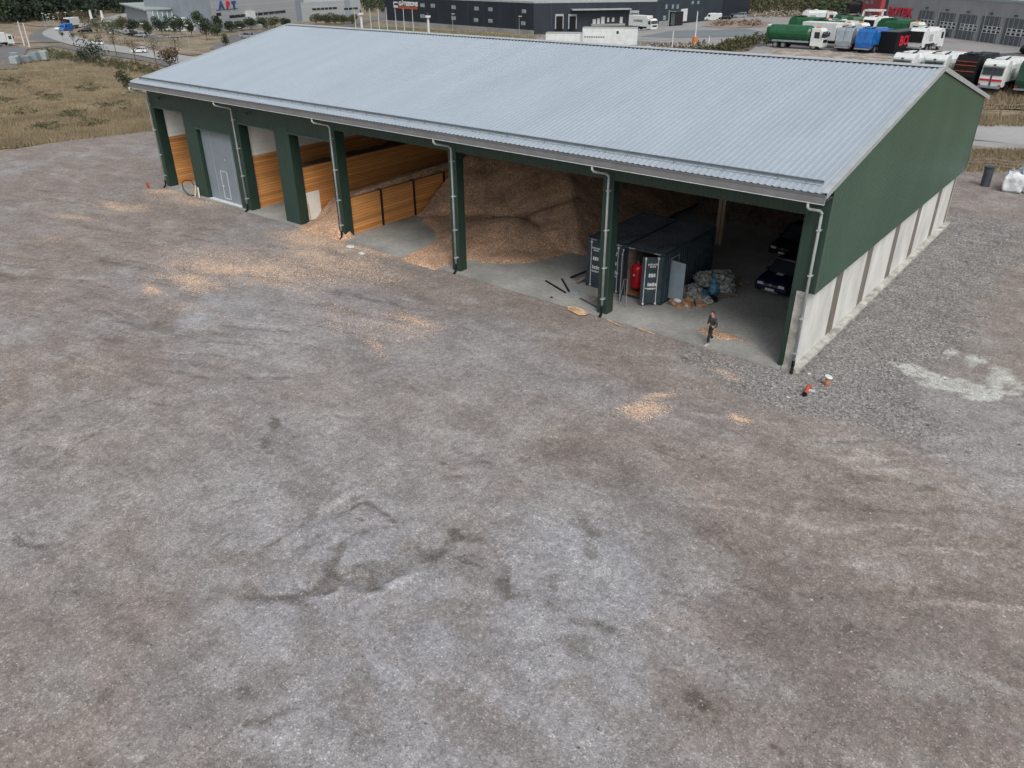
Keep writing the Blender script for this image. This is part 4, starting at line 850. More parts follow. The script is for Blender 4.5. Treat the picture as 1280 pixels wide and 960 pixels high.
for a, b in (((-.25, 0, 0), (-.1, .15, 1.5)), ((.25, -.05, 0), (.1, .15, 1.5)), ((-.1, .4, 0), (-.1, .15, 1.5)), ((.1, .15, 1.5), (-.1, .15, 1.5))): MB().beam(a, b, .03, .03).build('leg', 'rim', t)
lump('debris', 'small dark heap of rubble left of the green post foot', 'debris', (-12.1, 1.3, .02), .22, .16, .12, 'greywood', 17); lump('debris', 'small dark scrap lying alone near the slab edge', 'debris', (-14.1, .1, .0), .07, .06, .05, 'black', 18)
lump('debris', 'flat grey scrap at the end of the two crossed steel bars', 'debris', (-13.55, 1.55, .02), .35, .25, .05, 'sheet', 20)
for x, y in ((-9.2, 1.8), (-6.3, 3.2)): pass
# pipes in the ground by the corner
t = thing('drain_pipe_stub', 'upright orange plastic pipe with a white cover standing in the crushed stone', 'pipe stub', (1.42, -.55, zyard(1.42, -.55)))
MB().tube([(0, 0, -.1), (0, 0, .42)], .085, 14).build('pipe', 'orange', t, smooth=True); MB().tube([(0, 0, .28), (0, 0, .34)], .10, 14).build('collar', 'orange', t); MB().tube([(.02, 0, .42), (.04, 0, .47), (.04, 0, .49)], [.15, .17, .1], 14).build('cover', 'white', t)
t = thing('pipe_bend', 'brick red plastic pipe bend lying on the crushed stone near the hall corner', 'pipe bend', (.95, -1.75, zyard(.95, -1.75)), R(20))
MB().tube([(-.05, -.32, .10), (0, -.05, .12), (.05, .12, .22), (.15, .25, .25)], .09, 12).build('pipe', 'redpipe', t, smooth=True); MB().tube([(-.055, -.34, .10), (-.05, -.26, .10)], .11, 12).build('socket', 'black', t); MB().box(.12, .4, .2, .4, 0, .03).build('scrap', 'marks', t)
t = thing('pipe_stub', 'short brick red pipe stub in the gravel left of the far left downpipe', 'pipe stub', (-55.2, -1.3, -.03)); MB().tube([(0, 0, 0), (0, 0, .45)], .1, 10).build('pipe', 'redpipe', t)
t = thing('black_hose', 'black hose looped on the ground in front of the leftmost bay', 'hose', (-50.6, -.6, .02)); MB().tube([(1.1, .35, .0), (.6, .0, .05), (-.3, .1, .3), (-1.1, .5, .7), (-1.2, .9, .8), (-.8, 1.2, .75), (-.4, 1.1, .5)], .035, 6).build('hose_line', 'black', t, smooth=True)
bar('yellow_stake', 'short yellowish stake leaning at the foot of the second pier', 'stake', (-49.3, -.5, .0), (-49.6, -.1, .75), .09, .05, 'pine'); bar('black_post', 'short pale-topped black post beside the second pier foot', 'post', (-48.9, -.35, 0), (-48.95, -.3, .8), .1, .1, 'marks')
t = thing('shovel', 'long-handled shovel leaning on the white board in the narrow bay', 'shovel', (-36.1, .75, .02)); MB().tube([(0, 0, .1), (-.2, .1, 1.35)], .018, 6).build('handle', 'greywood', t); MB().add([(-.12, -.3, .05), (.12, -.3, .05), (.1, .05, .1), (-.1, .05, .1)], [(0, 1, 2, 3)]).build('blade', 'marks', t)
lump('dark_rags', 'low dark rag heap at the foot of the white board', 'rags', (-35.5, .8, .02), .45, .2, .08, 'black', 21)
def plastic(label, x, y, s, m='marks'): lump('plastic_scrap', label, 'scrap', (x, y, zyard(x, y)+.02), s, s*.6, s*.3, m, int(x*7+99), 'pale scraps lying in the yard')
p = G(438, 309, 0); plastic('white scrap on the gravel in front of the green post by the chip spill', p.x, p.y, .28); p = G(452, 317, 0); plastic('smaller white scrap just right of the larger one by the chip spill', p.x, p.y, .2)
p = G(985, 496, 0); plastic('pale scrap left of the red pipe bend', p.x, p.y, .07); p = G(1011, 467, 0); plastic('pale scrap beside the plinth corner', p.x, p.y, .08)

# ------------------------------------------------------------------ terrain and drapes
M['drygrass'] = mat('dry_grass_ground', (.27, .21, .15), .95, c2=(.10, .098, .06), sc=.09, fine=.35, fsc=1.3, bump=.6, bsc=2)
M['verge'] = mat('verge_grass', (.13, .125, .065), .95, c2=(.075, .085, .04), sc=.15, fine=.35, fsc=1.5)
M['soil'] = mat('bare_soil', (.24, .18, .14), .95, var=.2, sc=.12, fine=.2, fsc=1.1)
M['asphalt'] = mat('asphalt', (.13, .13, .135), .85, var=.08, sc=.1, fine=.08, fsc=2)
M['asphaltdark'] = mat('asphalt_dark', (.065, .068, .078), .8, var=.08, sc=.1, fine=.08, fsc=2)
M['asphaltpale'] = mat('asphalt_pale', (.30, .30, .30), .85, var=.06, sc=.1, fine=.05, fsc=2)
M['paving'] = mat('pale_paving', (.25, .245, .24), .85, var=.1, sc=.12, fine=.08, fsc=2)
M['rubblegr'] = mat('rubble_gravel', (.30, .26, .225), .95, var=.25, sc=.6, fine=.5, fsc=2.2)
M['bluegrey'] = mat('blue_grey_asphalt', (.14, .165, .18), .85, var=.06, sc=.1)
tx = np.concatenate([np.arange(-3600, -600, 300), np.arange(-600, 240, 12), np.arange(240, 3600, 300)]); ty = np.concatenate([np.arange(-1200, -120, 180), np.arange(-120, 720, 12), np.arange(720, 4400, 300)])
TX, TY = np.meshgrid(tx.astype(float), ty.astype(float)); TZ = hz(TX, TY)-.12-.5*((TX > -74) & (TX < 52) & (TY < 44) & (TY > -70))
struct(sheet_mesh('ground', tx, ty, TZ, None, M['drygrass']))
def drape(name, pts, m, off, px=True, step=8):
    P = [G2(*p) for p in pts] if px else pts
    bm = bmesh.new(); vs = [bm.verts.new((x, y, 0)) for x, y in P]; bm.faces.new(vs); bmesh.ops.triangulate(bm, faces=bm.faces[:])
    for ax in (0, 1):
        lo = min(p[ax] for p in P); hi = max(p[ax] for p in P); k = math.ceil(lo/step)*step
        while k < hi:
            bmesh.ops.bisect_plane(bm, geom=bm.verts[:]+bm.edges[:]+bm.faces[:], plane_co=(k, 0, 0) if ax == 0 else (0, k, 0), plane_no=(1, 0, 0) if ax == 0 else (0, 1, 0)); k += step
    for v in bm.verts: v.co.z = float(hz(v.co.x, v.co.y))+off
    bmesh.ops.recalc_face_normals(bm, faces=bm.faces)
    for f in bm.faces:
        if f.normal.z < 0: f.normal_flip()
    me = bpy.data.meshes.new(name); bm.to_mesh(me); bm.free(); me.materials.append(M[m]); o = bpy.data.objects.new(name, me); COL.objects.link(o); return struct(o)
def ribbon(name, pts, w, m, off):
    P = [Vector(G2(*p)) for p in pts]; Q = []
    for i in range(len(P)-1):                    # smooth
        a, b, c, d = P[max(i-1, 0)], P[i], P[i+1], P[min(i+2, len(P)-1)]
        for k in range(6):
            t = k/6; Q.append(.5*((2*b)+(-a+c)*t+(2*a-5*b+4*c-d)*t*t+(-a+3*b-3*c+d)*t**3))
    Q.append(P[-1]); v = []
    for i, q in enumerate(Q):
        d = (Q[min(i+1, len(Q)-1)]-Q[max(i-1, 0)]).normalized(); n = Vector((-d.y, d.x))*w/2
        for s in (1, -1): r_ = q+n*s; v.append((r_.x, r_.y, float(hz(r_.x, r_.y))+off))
    mb = MB().add(v, [(2*i, 2*i+1, 2*i+3, 2*i+2) for i in range(len(Q)-1)]); return struct(mb.build(name, m))
# --- left: roads
ribbon('road', [(330, 92), (245, 78), (205, 70), (175, 65), (140, 60), (112, 56), (86, 49), (70, 42), (76, 36), (98, 32), (125, 27), (152, 20), (190, 12)], 8.5, 'asphaltpale', .06)
ribbon('cycle_path', [(300, 96), (200, 78), (160, 71), (120, 66), (75, 58), (44, 60), (10, 63), (-40, 66)], 3.5, 'asphalt', .03)
ribbon('road', [(66, 36), (54, 41), (51, 47), (62, 51), (80, 52)], 7, 'asphalt', .045)
ribbon('road', [(132, 36), (150, 36), (172, 42), (200, 46), (230, 44)], 8, 'paving', .05)
ribbon('side_road', [(60, 33), (20, 29), (-40, 28)], 4, 'soil', .04)
drape('parking_lot', [(262, 60), (290, 44), (330, 37), (420, 32), (440, 50), (300, 74)], 'asphalt', .035)
drape('storage_lot', [(-40, 58), (22, 58), (34, 62), (22, 86), (-40, 88)], 'asphalt', .05)
ribbon('soil_bank', [(150, 54), (180, 54), (215, 62), (250, 68)], 6, 'soil', .03)
ribbon('soil_bank', [(-10, 40), (14, 42), (24, 54)], 14, 'soil', .03)
# --- middle: in front of the navy building
drape('verge', [(425, 55), (450, 34), (500, 34), (665, 46), (690, 52), (690, 90), (425, 70)], 'verge', .02)
ribbon('road', [(420, 36), (450, 28), (470, 24), (485, 16), (480, 5)], 6, 'asphalt', .04)
drape('truck_yard', [(668, 42), (700, 40), (785, 37), (900, 24), (945, 21), (995, 22), (985, 32), (960, 52), (880, 70), (680, 70)], 'paving', .03)
drape('blue_grey_patch', [(800, 46), (838, 39), (930, 36), (955, 40), (940, 46), (880, 47)], 'bluegrey', .07)
drape('dark_strip', [(700, 55), (800, 52), (880, 57), (870, 64), (700, 64)], 'asphalt', .06)
drape('bare_soil', [(875, 33), (890, 27), (930, 24), (965, 28), (955, 34), (905, 36)], 'soil', .09)
# --- right: truck lots
drape('truck_lot', [(930, 62), (945, 46), (985, 30), (1060, 20), (1080, 24), (1130, 38), (1300, 60), (1330, 80), (1330, 122), (1236, 118), (1200, 116), (1110, 82), (1040, 74)], 'asphalt', .05)
drape('gravel_strip', [(915, 78), (945, 59), (1000, 62), (1090, 66), (1125, 74), (1135, 84), (1000, 78)], 'rubblegr', .10)
drape('paved_apron', [(1120, 36), (1300, 58), (1300, 66), (1230, 69), (1160, 70), (1110, 62)], 'paving', .10)
drape('dark_asphalt', [(1150, 71), (1230, 69), (1330, 64), (1330, 121), (1240, 117), (1190, 116)], 'asphaltdark', .14)
ribbon('kerb', [(1180, 115), (1236, 118.5), (1330, 123)], .9, 'paving', .16)
for a, b in (((1266, 100), (1256, 113)), ((1222, 108), (1214, 114)), ((1293, 100), (1286, 114))): ribbon('parking_line', [a, b], .15, 'marks', .17)
ribbon('path', [(925, 74), (950, 64), (975, 55), (992, 50)], 3, 'paving', .12)
ribbon('road', [(1150, 160), (1212, 164), (1290, 171), (1370, 178)], 5.6, 'asphaltpale', .06)
ribbon('path', [(1150, 178), (1215, 181), (1290, 187), (1370, 193)], 2.6, 'paving', .06)
ribbon('verge', [(1150, 122), (1215, 126), (1290, 130), (1370, 134)], 4.5, 'verge', .03)
ribbon('verge', [(1150, 193), (1215, 196), (1290, 204), (1370, 211)], 5.5, 'verge', .03)

# ------------------------------------------------------------------ vegetation
M['leafdark'] = mat('leaf_dark', (.035, .055, .026), .8, c2=(.012, .024, .014), sc=.5)
M['leaf'] = mat('leaf_green', (.060, .080, .032), .8, c2=(.018, .032, .014), sc=.8)
M['leafolive'] = mat('leaf_olive', (.105, .10, .042), .8, c2=(.04, .045, .02), sc=.8)
M['leafbrown'] = mat('leaf_brown', (.13, .085, .045), .8, c2=(.05, .042, .022), sc=.8)
M['forest'] = mat('forest_leaf', (.045, .070, .038), .9, c2=(.010, .022, .016), sc=.06)
M['scrubm'] = mat('scrub_leaf', (.120, .112, .055), .9, c2=(.028, .036, .02), sc=.08)
M['blade'] = mat('dry_blades', (.36, .285, .185), .9, c2=(.17, .14, .085), sc=.1)
def leafcloud(mb, c, rx, rz, n, s, rs, cone=False):
    for _ in range(n):
        while True:
            p = Vector((rs.uniform(-1, 1), rs.uniform(-1, 1), rs.uniform(-1, 1)))
            if .25 < p.length < 1: break
        if cone: k = (1-p.z)/2*.9+.15; p.x *= k; p.y *= k
        q = Vector((c[0]+p.x*rx, c[1]+p.y*rx, c[2]+p.z*rz)); a = Vector((rs.uniform(-1, 1), rs.uniform(-1, 1), rs.uniform(-1, 1))).normalized()*s*rs.uniform(.6, 1.3); b = a.cross(Vector((rs.uniform(-1, 1), rs.uniform(-1, 1), rs.uniform(-1, 1)))).normalized()*s*rs.uniform(.5, 1)
        mb.add([q-a, q-b*.7, q+a, q+b*.7], [(0, 1, 2, 3)])
def tree(name, label, px, py, h, r_, m, seed, n=420, leaf=.32, trunk=.28, cone=False, group=None, cat='tree'):
    p = G(px, py); t = thing(name, label, cat, p, 0, group); rs = random.Random(seed); mb = MB()
    tz = h*trunk; k = 7
    mb.tube([(0, 0, -.2), (rs.uniform(-.1, .1), 0, tz), (rs.uniform(-.2, .2), rs.uniform(-.2, .2), h*.75)], [.035*h*.5, .025*h*.5, .01*h], 6)
    for _ in range(4): a = rs.uniform(0, 6.28); mb.tube([(0, 0, tz*rs.uniform(.8, 1.3)), (math.cos(a)*r_*.6, math.sin(a)*r_*.6, h*rs.uniform(.5, .8))], [.012*h, .004*h], 5)
    mb.build('trunk', 'bark', t); mb = MB()
    if cone: leafcloud(mb, (0, 0, tz+(h-tz)/2), r_, (h-tz)/2, n, leaf, rs, True)
    else:
        for _ in range(k):
            a = rs.uniform(0, 6.28); d = r_*rs.uniform(.1, .6); z = tz+(h-tz)*rs.uniform(.25, .8); rr = r_*rs.uniform(.4, .65)
            leafcloud(mb, (math.cos(a)*d, math.sin(a)*d, z), rr, min(rr*1.1, (h-tz)*.3), n//k, leaf, rs)
    mb.build('crown', m, t); return t
wh = [('broad dark green', 'leafdark'), ('mid green', 'leaf'), ('olive green', 'leafolive')]
# row of trees in front of the grey halls
row = [(217, 40, 6.5, 2.6, 0), (227, 44, 7, 2.8, 0), (203, 44, 7.5, 2.9, 0), (187, 46, 6, 2.6, 1), (168, 44, 6.5, 2.2, 0), (153, 41, 6, 2.4, 2), (240, 46, 7, 2.8, 0), (252, 44, 10.5, 2.6, 1), (259, 50, 7.5, 3, 0), (275, 40, 9.5, 2, 0), (272, 44, 6, 3, 1), (287, 40, 6.5, 3, 0), (300, 38, 6.5, 3, 1), (314, 37, 7, 3, 0), (330, 36, 7, 3.2, 1),
       (344, 34, 6, 3, 2), (357, 32, 5.5, 2.5, 1), (395, 30, 5.5, 3.5, 2), (407, 30, 6, 4, 1), (419, 30, 6.5, 4, 2), (430, 30, 6.5, 4, 1), (441, 30, 5.5, 3, 2)]
nm = ['third', 'fourth', 'second', 'next', 'small', 'leftmost']
for i, (px, py, h, r_, k) in enumerate(row):
    where = ('in front of the small glass-fronted grey hall' if px < 232 else 'in front of the large grey hall left of the blue letters' if px < 265 else 'below the blue and red letters of the grey hall' if px < 350 else 'at the right end of the grey hall by the road')
    side = {0: 'third', 1: 'rightmost', 2: 'second', 3: 'fourth', 4: 'fifth', 5: 'leftmost'}
    tree('deciduous_tree', '%s tree, number %d from the left in the row before the grey halls' % (wh[k][0], [q[0] for q in sorted(row)].index(px)+1), px, py, h*(.82 if px < 270 else .58 if px < 360 else .66), r_*(1 if px < 270 else .95), wh[k][1], 50+i, 900, .27, .16 if px < 270 else .06, group='trees in front of the grey halls')
# thin roadside trees
rt_ = [(93, 57, 4.2, 1.6), (108, 59, 5, 1.7), (146, 70, 6.3, 2.0), (170, 78, 6.6, 2.0), (196, 82, 7, 2.0), (223, 80, 7, 2.2), (79, 50, 3, 1.0), (153, 36, 5, 1.2), (126, 62, 4, 1.4)]
for i, (px, py, h, r_) in enumerate(rt_):
    tree('young_tree', 'thin young tree by the curved road, number %d from the left' % ([q[0] for q in sorted(rt_)].index(px)+1), px, py, h, r_, 'leafbrown' if i % 2 else 'leaf', 90+i, 190, .16, .4, group='young trees along the curved road')
for i, (px, py, h, r_, m_, lb) in enumerate([(119, 78, 5.5, 3.6, 'leafdark', 'large dark bush in the dry field below the road'), (213, 84, 4.5, 3.0, 'leafbrown', 'brown bush between the field and the left roof edge'), (122, 41, 6, 6, 'leafolive', 'wide olive bush on the bank behind the white cars'), (135, 43, 6, 5, 'leaf', 'green bush at the right end of the bank behind the road'),
                                           (103, 28, 5, 5, 'leafbrown', 'rust-coloured bush right of the blue van'), (158, 112, 3.4, 1.6, 'leaf', 'small green bush in the field at the left roof corner'), (102, 75, 2.6, 1.7, 'leaf', 'small bush left of the large dark bush in the field'), (282, 57, 3.5, 1.4, 'leaf', 'small rounded bush at the edge of the car park by the roof'), (76, 26, 4, 4, 'leafbrown', 'brown bush behind the blue van')]):
    tree('bush', lb, px, py, h, r_, m_, 120+i, 800 if r_ > 2.8 else 380, .24, .05, cat='bush')
def mass(name, label, cat, region, n, hfun, rf, m, leaf, per, seed, cone=True, sink=0):
    rs = random.Random(seed); mb = MB()
    for _ in range(n):
        px, py = region(rs); p = G(px, py); h = hfun(rs); leafcloud(mb, (p.x, p.y, p.z+h*.5-sink), rf(rs), h*.5, per, leaf, rs, cone)
    o = mb.build(name, m); return tag(o, label, cat, None, 'stuff')
def wood_region(rs):
    px = rs.uniform(-60, 215); base = 30-.05*max(px, 0)-(6 if px > 120 else 0); return px, rs.uniform(-6, 1)+base-abs(rs.gauss(0, 5))
mass('forest', 'dark green wood filling the top left corner behind the roads', 'wood', wood_region, 430, lambda r: r.uniform(11, 19), lambda r: r.uniform(2.5, 4.5), 'forest', .85, 110, 5)
mass('scrub', 'olive and brown scrub-covered slope at the top right behind the trucks', 'scrub', lambda r: ((lambda x: (x, r.uniform(-12, 19 if x < 1000 else 17)))(r.uniform(903, 1075))), 620, lambda r: r.uniform(3, 7.5), lambda r: r.uniform(1.8, 3.4), 'scrubm', .5, 70, 6)
mass('scrub', 'green scrub growing between the grey hall and the navy building', 'scrub', lambda r: (r.uniform(452, 484), r.uniform(2, 16)), 45, lambda r: r.uniform(4, 8), lambda r: r.uniform(2, 4), 'leaf', .5, 80, 7)
mass('hedge_strip', 'low weedy hedge strip along the pale path left of the green truck', 'hedge', lambda r: ((lambda t: (870+95*t+r.uniform(-10, 10), 70-18*t+r.uniform(-3, 3)))(r.random())), 90, lambda r: r.uniform(1, 2), lambda r: r.uniform(.8, 1.4), 'leafolive', .18, 60, 8)
mass('rubble_bank', 'pale rubble and dry brush along the foot of the scrub slope', 'rubble', lambda r: (r.uniform(930, 1000), r.uniform(17, 22)), 60, lambda r: r.uniform(1, 2.2), lambda r: r.uniform(1, 2), 'rubblegr', .35, 40, 9)
mass('rubble_bank', 'brown rubble and logs on the bare ground beyond the truck yard', 'rubble', lambda r: (r.uniform(890, 950), r.uniform(26, 33)), 50, lambda r: r.uniform(.5, 1.2), lambda r: r.uniform(.8, 2), 'soil', .3, 30, 10, sink=.2)
mass('rubble_bank', 'broken stones heaped behind the ridge right of the long white trailer', 'rubble', lambda r: (r.uniform(800, 870), r.uniform(58, 63)), 60, lambda r: r.uniform(.5, 1.2), lambda r: r.uniform(.8, 1.5), 'rubblegr', .25, 40, 14, sink=.2)
mass('bank_bushes', 'dark bushes at the top of the scrub slope beside the black truck', 'bushes', lambda r: (r.uniform(1020, 1055), r.uniform(16, 24)), 45, lambda r: r.uniform(3, 5), lambda r: r.uniform(2, 3), 'leaf', .4, 70, 11)
mass('field_weeds', 'band of darker green weeds along the road edge of the dry field', 'weeds', lambda r: ((lambda x: (x, 64+(x-50)*.16+r.uniform(-3, 8)))(r.uniform(46, 200))), 260, lambda r: r.uniform(.4, 1.1), lambda r: r.uniform(.6, 1.4), 'leafolive', .16, 30, 12)
mass('field_weeds', 'scattered darker weed patches in the dry field left of the hall', 'weeds', lambda r: (lambda x, k: (x+r.gauss(0, 9), 95+k*75+r.gauss(0, 3)))(*r.choice([(20, .1), (60, .35), (110, .2), (30, .6), (90, .65), (140, .5), (60, .85), (120, .8), (0, .4), (165, .3)])), 260, lambda r: r.uniform(.15, .45), lambda r: r.uniform(.4, 1.2), 'leafolive', .12, 34, 22, False)
rs = random.Random(4); mb = MB()
def tufts(n, reg, s0, s1, w_=.05, mb=None):
    for _ in range(n):
        px, py = reg(rs); p = G(px, py); k = rs.uniform(s0, s1)
        cl = .35+1.3*float(fbm(p.x, p.y, 7, 3, 60)); k *= cl
        for j in range(5):
            a = rs.uniform(0, 6.28); x = p.x+rs.uniform(-.4, .4); y = p.y+rs.uniform(-.4, .4); dx, dy = math.cos(a)*w_, math.sin(a)*w_; lx, ly = rs.uniform(-.3, .3)*k, rs.uniform(-.3, .3)*k
            mb.add([(x-dx, y-dy, p.z-.1), (x+dx, y+dy, p.z-.1), (x+lx, y+ly, p.z+k)], [(0, 1, 2)])
tufts(13000, lambda r: ((lambda x, q: (x, 76+(183-max(x, 0)*.115-76)*q**.9))(r.uniform(-30, 200), r.random())), .12, .42, .07, mb)
for _ in range(1): tufts(1500, lambda r: (lambda x: (x, 183-max(x, 0)*.115+r.uniform(-7, 2.5)))(r.uniform(-10, 190)), .2, .6, .05, mb)
tufts(1500, lambda r: (r.uniform(1205, 1300), r.uniform(118, 135)), .4, .9, .07, mb); tufts(900, lambda r: (r.uniform(1205, 1300), r.uniform(147, 158)), .2, .6, .06, mb); tufts(1500, lambda r: (r.uniform(1195, 1300), r.uniform(189, 214)), .25, .6, .05, mb)
tufts(1200, lambda r: (r.uniform(440, 690), r.uniform(38, 60)), .3, .8, .1, mb)
tag(mb.build('dry_grass', 'blade'), 'tall dry yellow-brown grass covering the field and verges', 'grass', None, 'stuff')

# ------------------------------------------------------------------ rail fences
def fence(name, label, pts, h, gap, m='greywood'):
    P = [G(*p) for p in pts]; t = thing(name, label, 'fence', P[0])
    L = 0; A = P[0]; B = P[-1]; n = int((B-A).length/gap)
    mb = MB()
    for i in range(n+1):
        p = A.lerp(B, i/n); z = float(hz(p.x, p.y)); mb2 = MB(); mb2.box(p.x-A.x-.06, p.x-A.x+.06, p.y-A.y-.06, p.y-A.y+.06, z-A.z-.1, z-A.z+h); mb2.build('fence_post', m, t)
    for zz in (.35, .65, .95):
        mb = MB()
        for i in range(n):
            p, q = A.lerp(B, i/n), A.lerp(B, (i+1)/n); sg = (-1)**i*.06
            mb.beam((p.x-A.x, p.y-A.y-.09, float(hz(p.x, p.y))-A.z+zz*h/1.2-sg), (q.x-A.x, q.y-A.y-.09, float(hz(q.x, q.y))-A.z+zz*h/1.2+sg), .04, .09)
        mb.build('rail', m, t)
fence('wooden_rail_fence', 'weathered wooden rail fence between the road and the truck lot bank', [(1150, 139), (1330, 148)], 1.4, 1.9)
fence('wooden_rail_fence', 'low dark rail fence along the back edge of the gravel yard', [(1150, 206), (1330, 217)], 1.05, 1.9)
# bin and bulk bags at the back edge of the yard
p = G(1231, 232); t = thing('waste_bin', 'tall dark grey cylindrical bin at the back edge of the yard', 'bin', p)
MB().tube([(0, 0, 0), (0, 0, 1.4), (0, 0, 1.45)], [.36, .36, .38], 24).build('drum', 'darkgrey', t, smooth=False); MB().tube([(0, 0, 1.45), (0, 0, 1.55), (0, 0, 1.58)], [.40, .40, .3], 24).build('lid', 'container', t)
def bigbag(label, x, y, z, s, seed):
    bm = bmesh.new(); bmesh.ops.create_cube(bm, size=1); bmesh.ops.subdivide_edges(bm, edges=bm.edges[:], cuts=9, use_grid_fill=True); rs2 = random.Random(seed)
    for v in bm.verts:
        q = v.co*2; f = 1+.16*(1-q.z*q.z)+.05*math.sin(q.x*5+q.z*3+seed)+.04*math.sin(q.y*7+q.z*4); v.co = Vector((q.x*.5*f, q.y*.5*f, (q.z*.5+.5)*(1.0+.05*math.sin(q.x*4+seed))))
        if q.z > .8: v.co.x *= .82; v.co.y *= .82
    bmesh.ops.scale(bm, vec=(.95*s, .95*s, 1.1*s), verts=bm.verts)
    t = thing('bulk_bag', label, 'bulk bag', (x, y, z), rs2.uniform(0, 1), 'white bulk bags stacked at the right edge')
    me = bpy.data.meshes.new('bag_body'); bm.to_mesh(me); bm.free(); me.materials.append(M['bigbag']); o = bpy.data.objects.new('bag_body', me); COL.objects.link(o); o.parent = t
    for p_ in me.polygons: p_.use_smooth = True
    for a in ((-1, -1), (1, -1), (1, 1), (-1, 1)): MB().tube([(a[0]*.3*s, a[1]*.3*s, 1.05*s), (a[0]*.22*s, a[1]*.22*s, 1.3*s), (a[0]*.1*s, a[1]*.25*s, 1.12*s)], .025, 5).build('loop', 'bigbag', t)
b0 = G(1264, 238); bigbag('white bulk bag standing on the ground at the left end of the stack', b0.x, b0.y, b0.z, 1.35, 1); bigbag('white bulk bag lying second from the left on the ground, cut by the picture edge', b0.x+1.5, b0.y+.1, b0.z, 1.35, 2); bigbag('white bulk bag on top of the stack at the picture edge', b0.x+.95, b0.y+.3, b0.z+1.42, 1.25, 3)
bigbag('white bulk bag behind the left one of the stack', b0.x+.6, b0.y+1.6, b0.z, 1.35, 4)

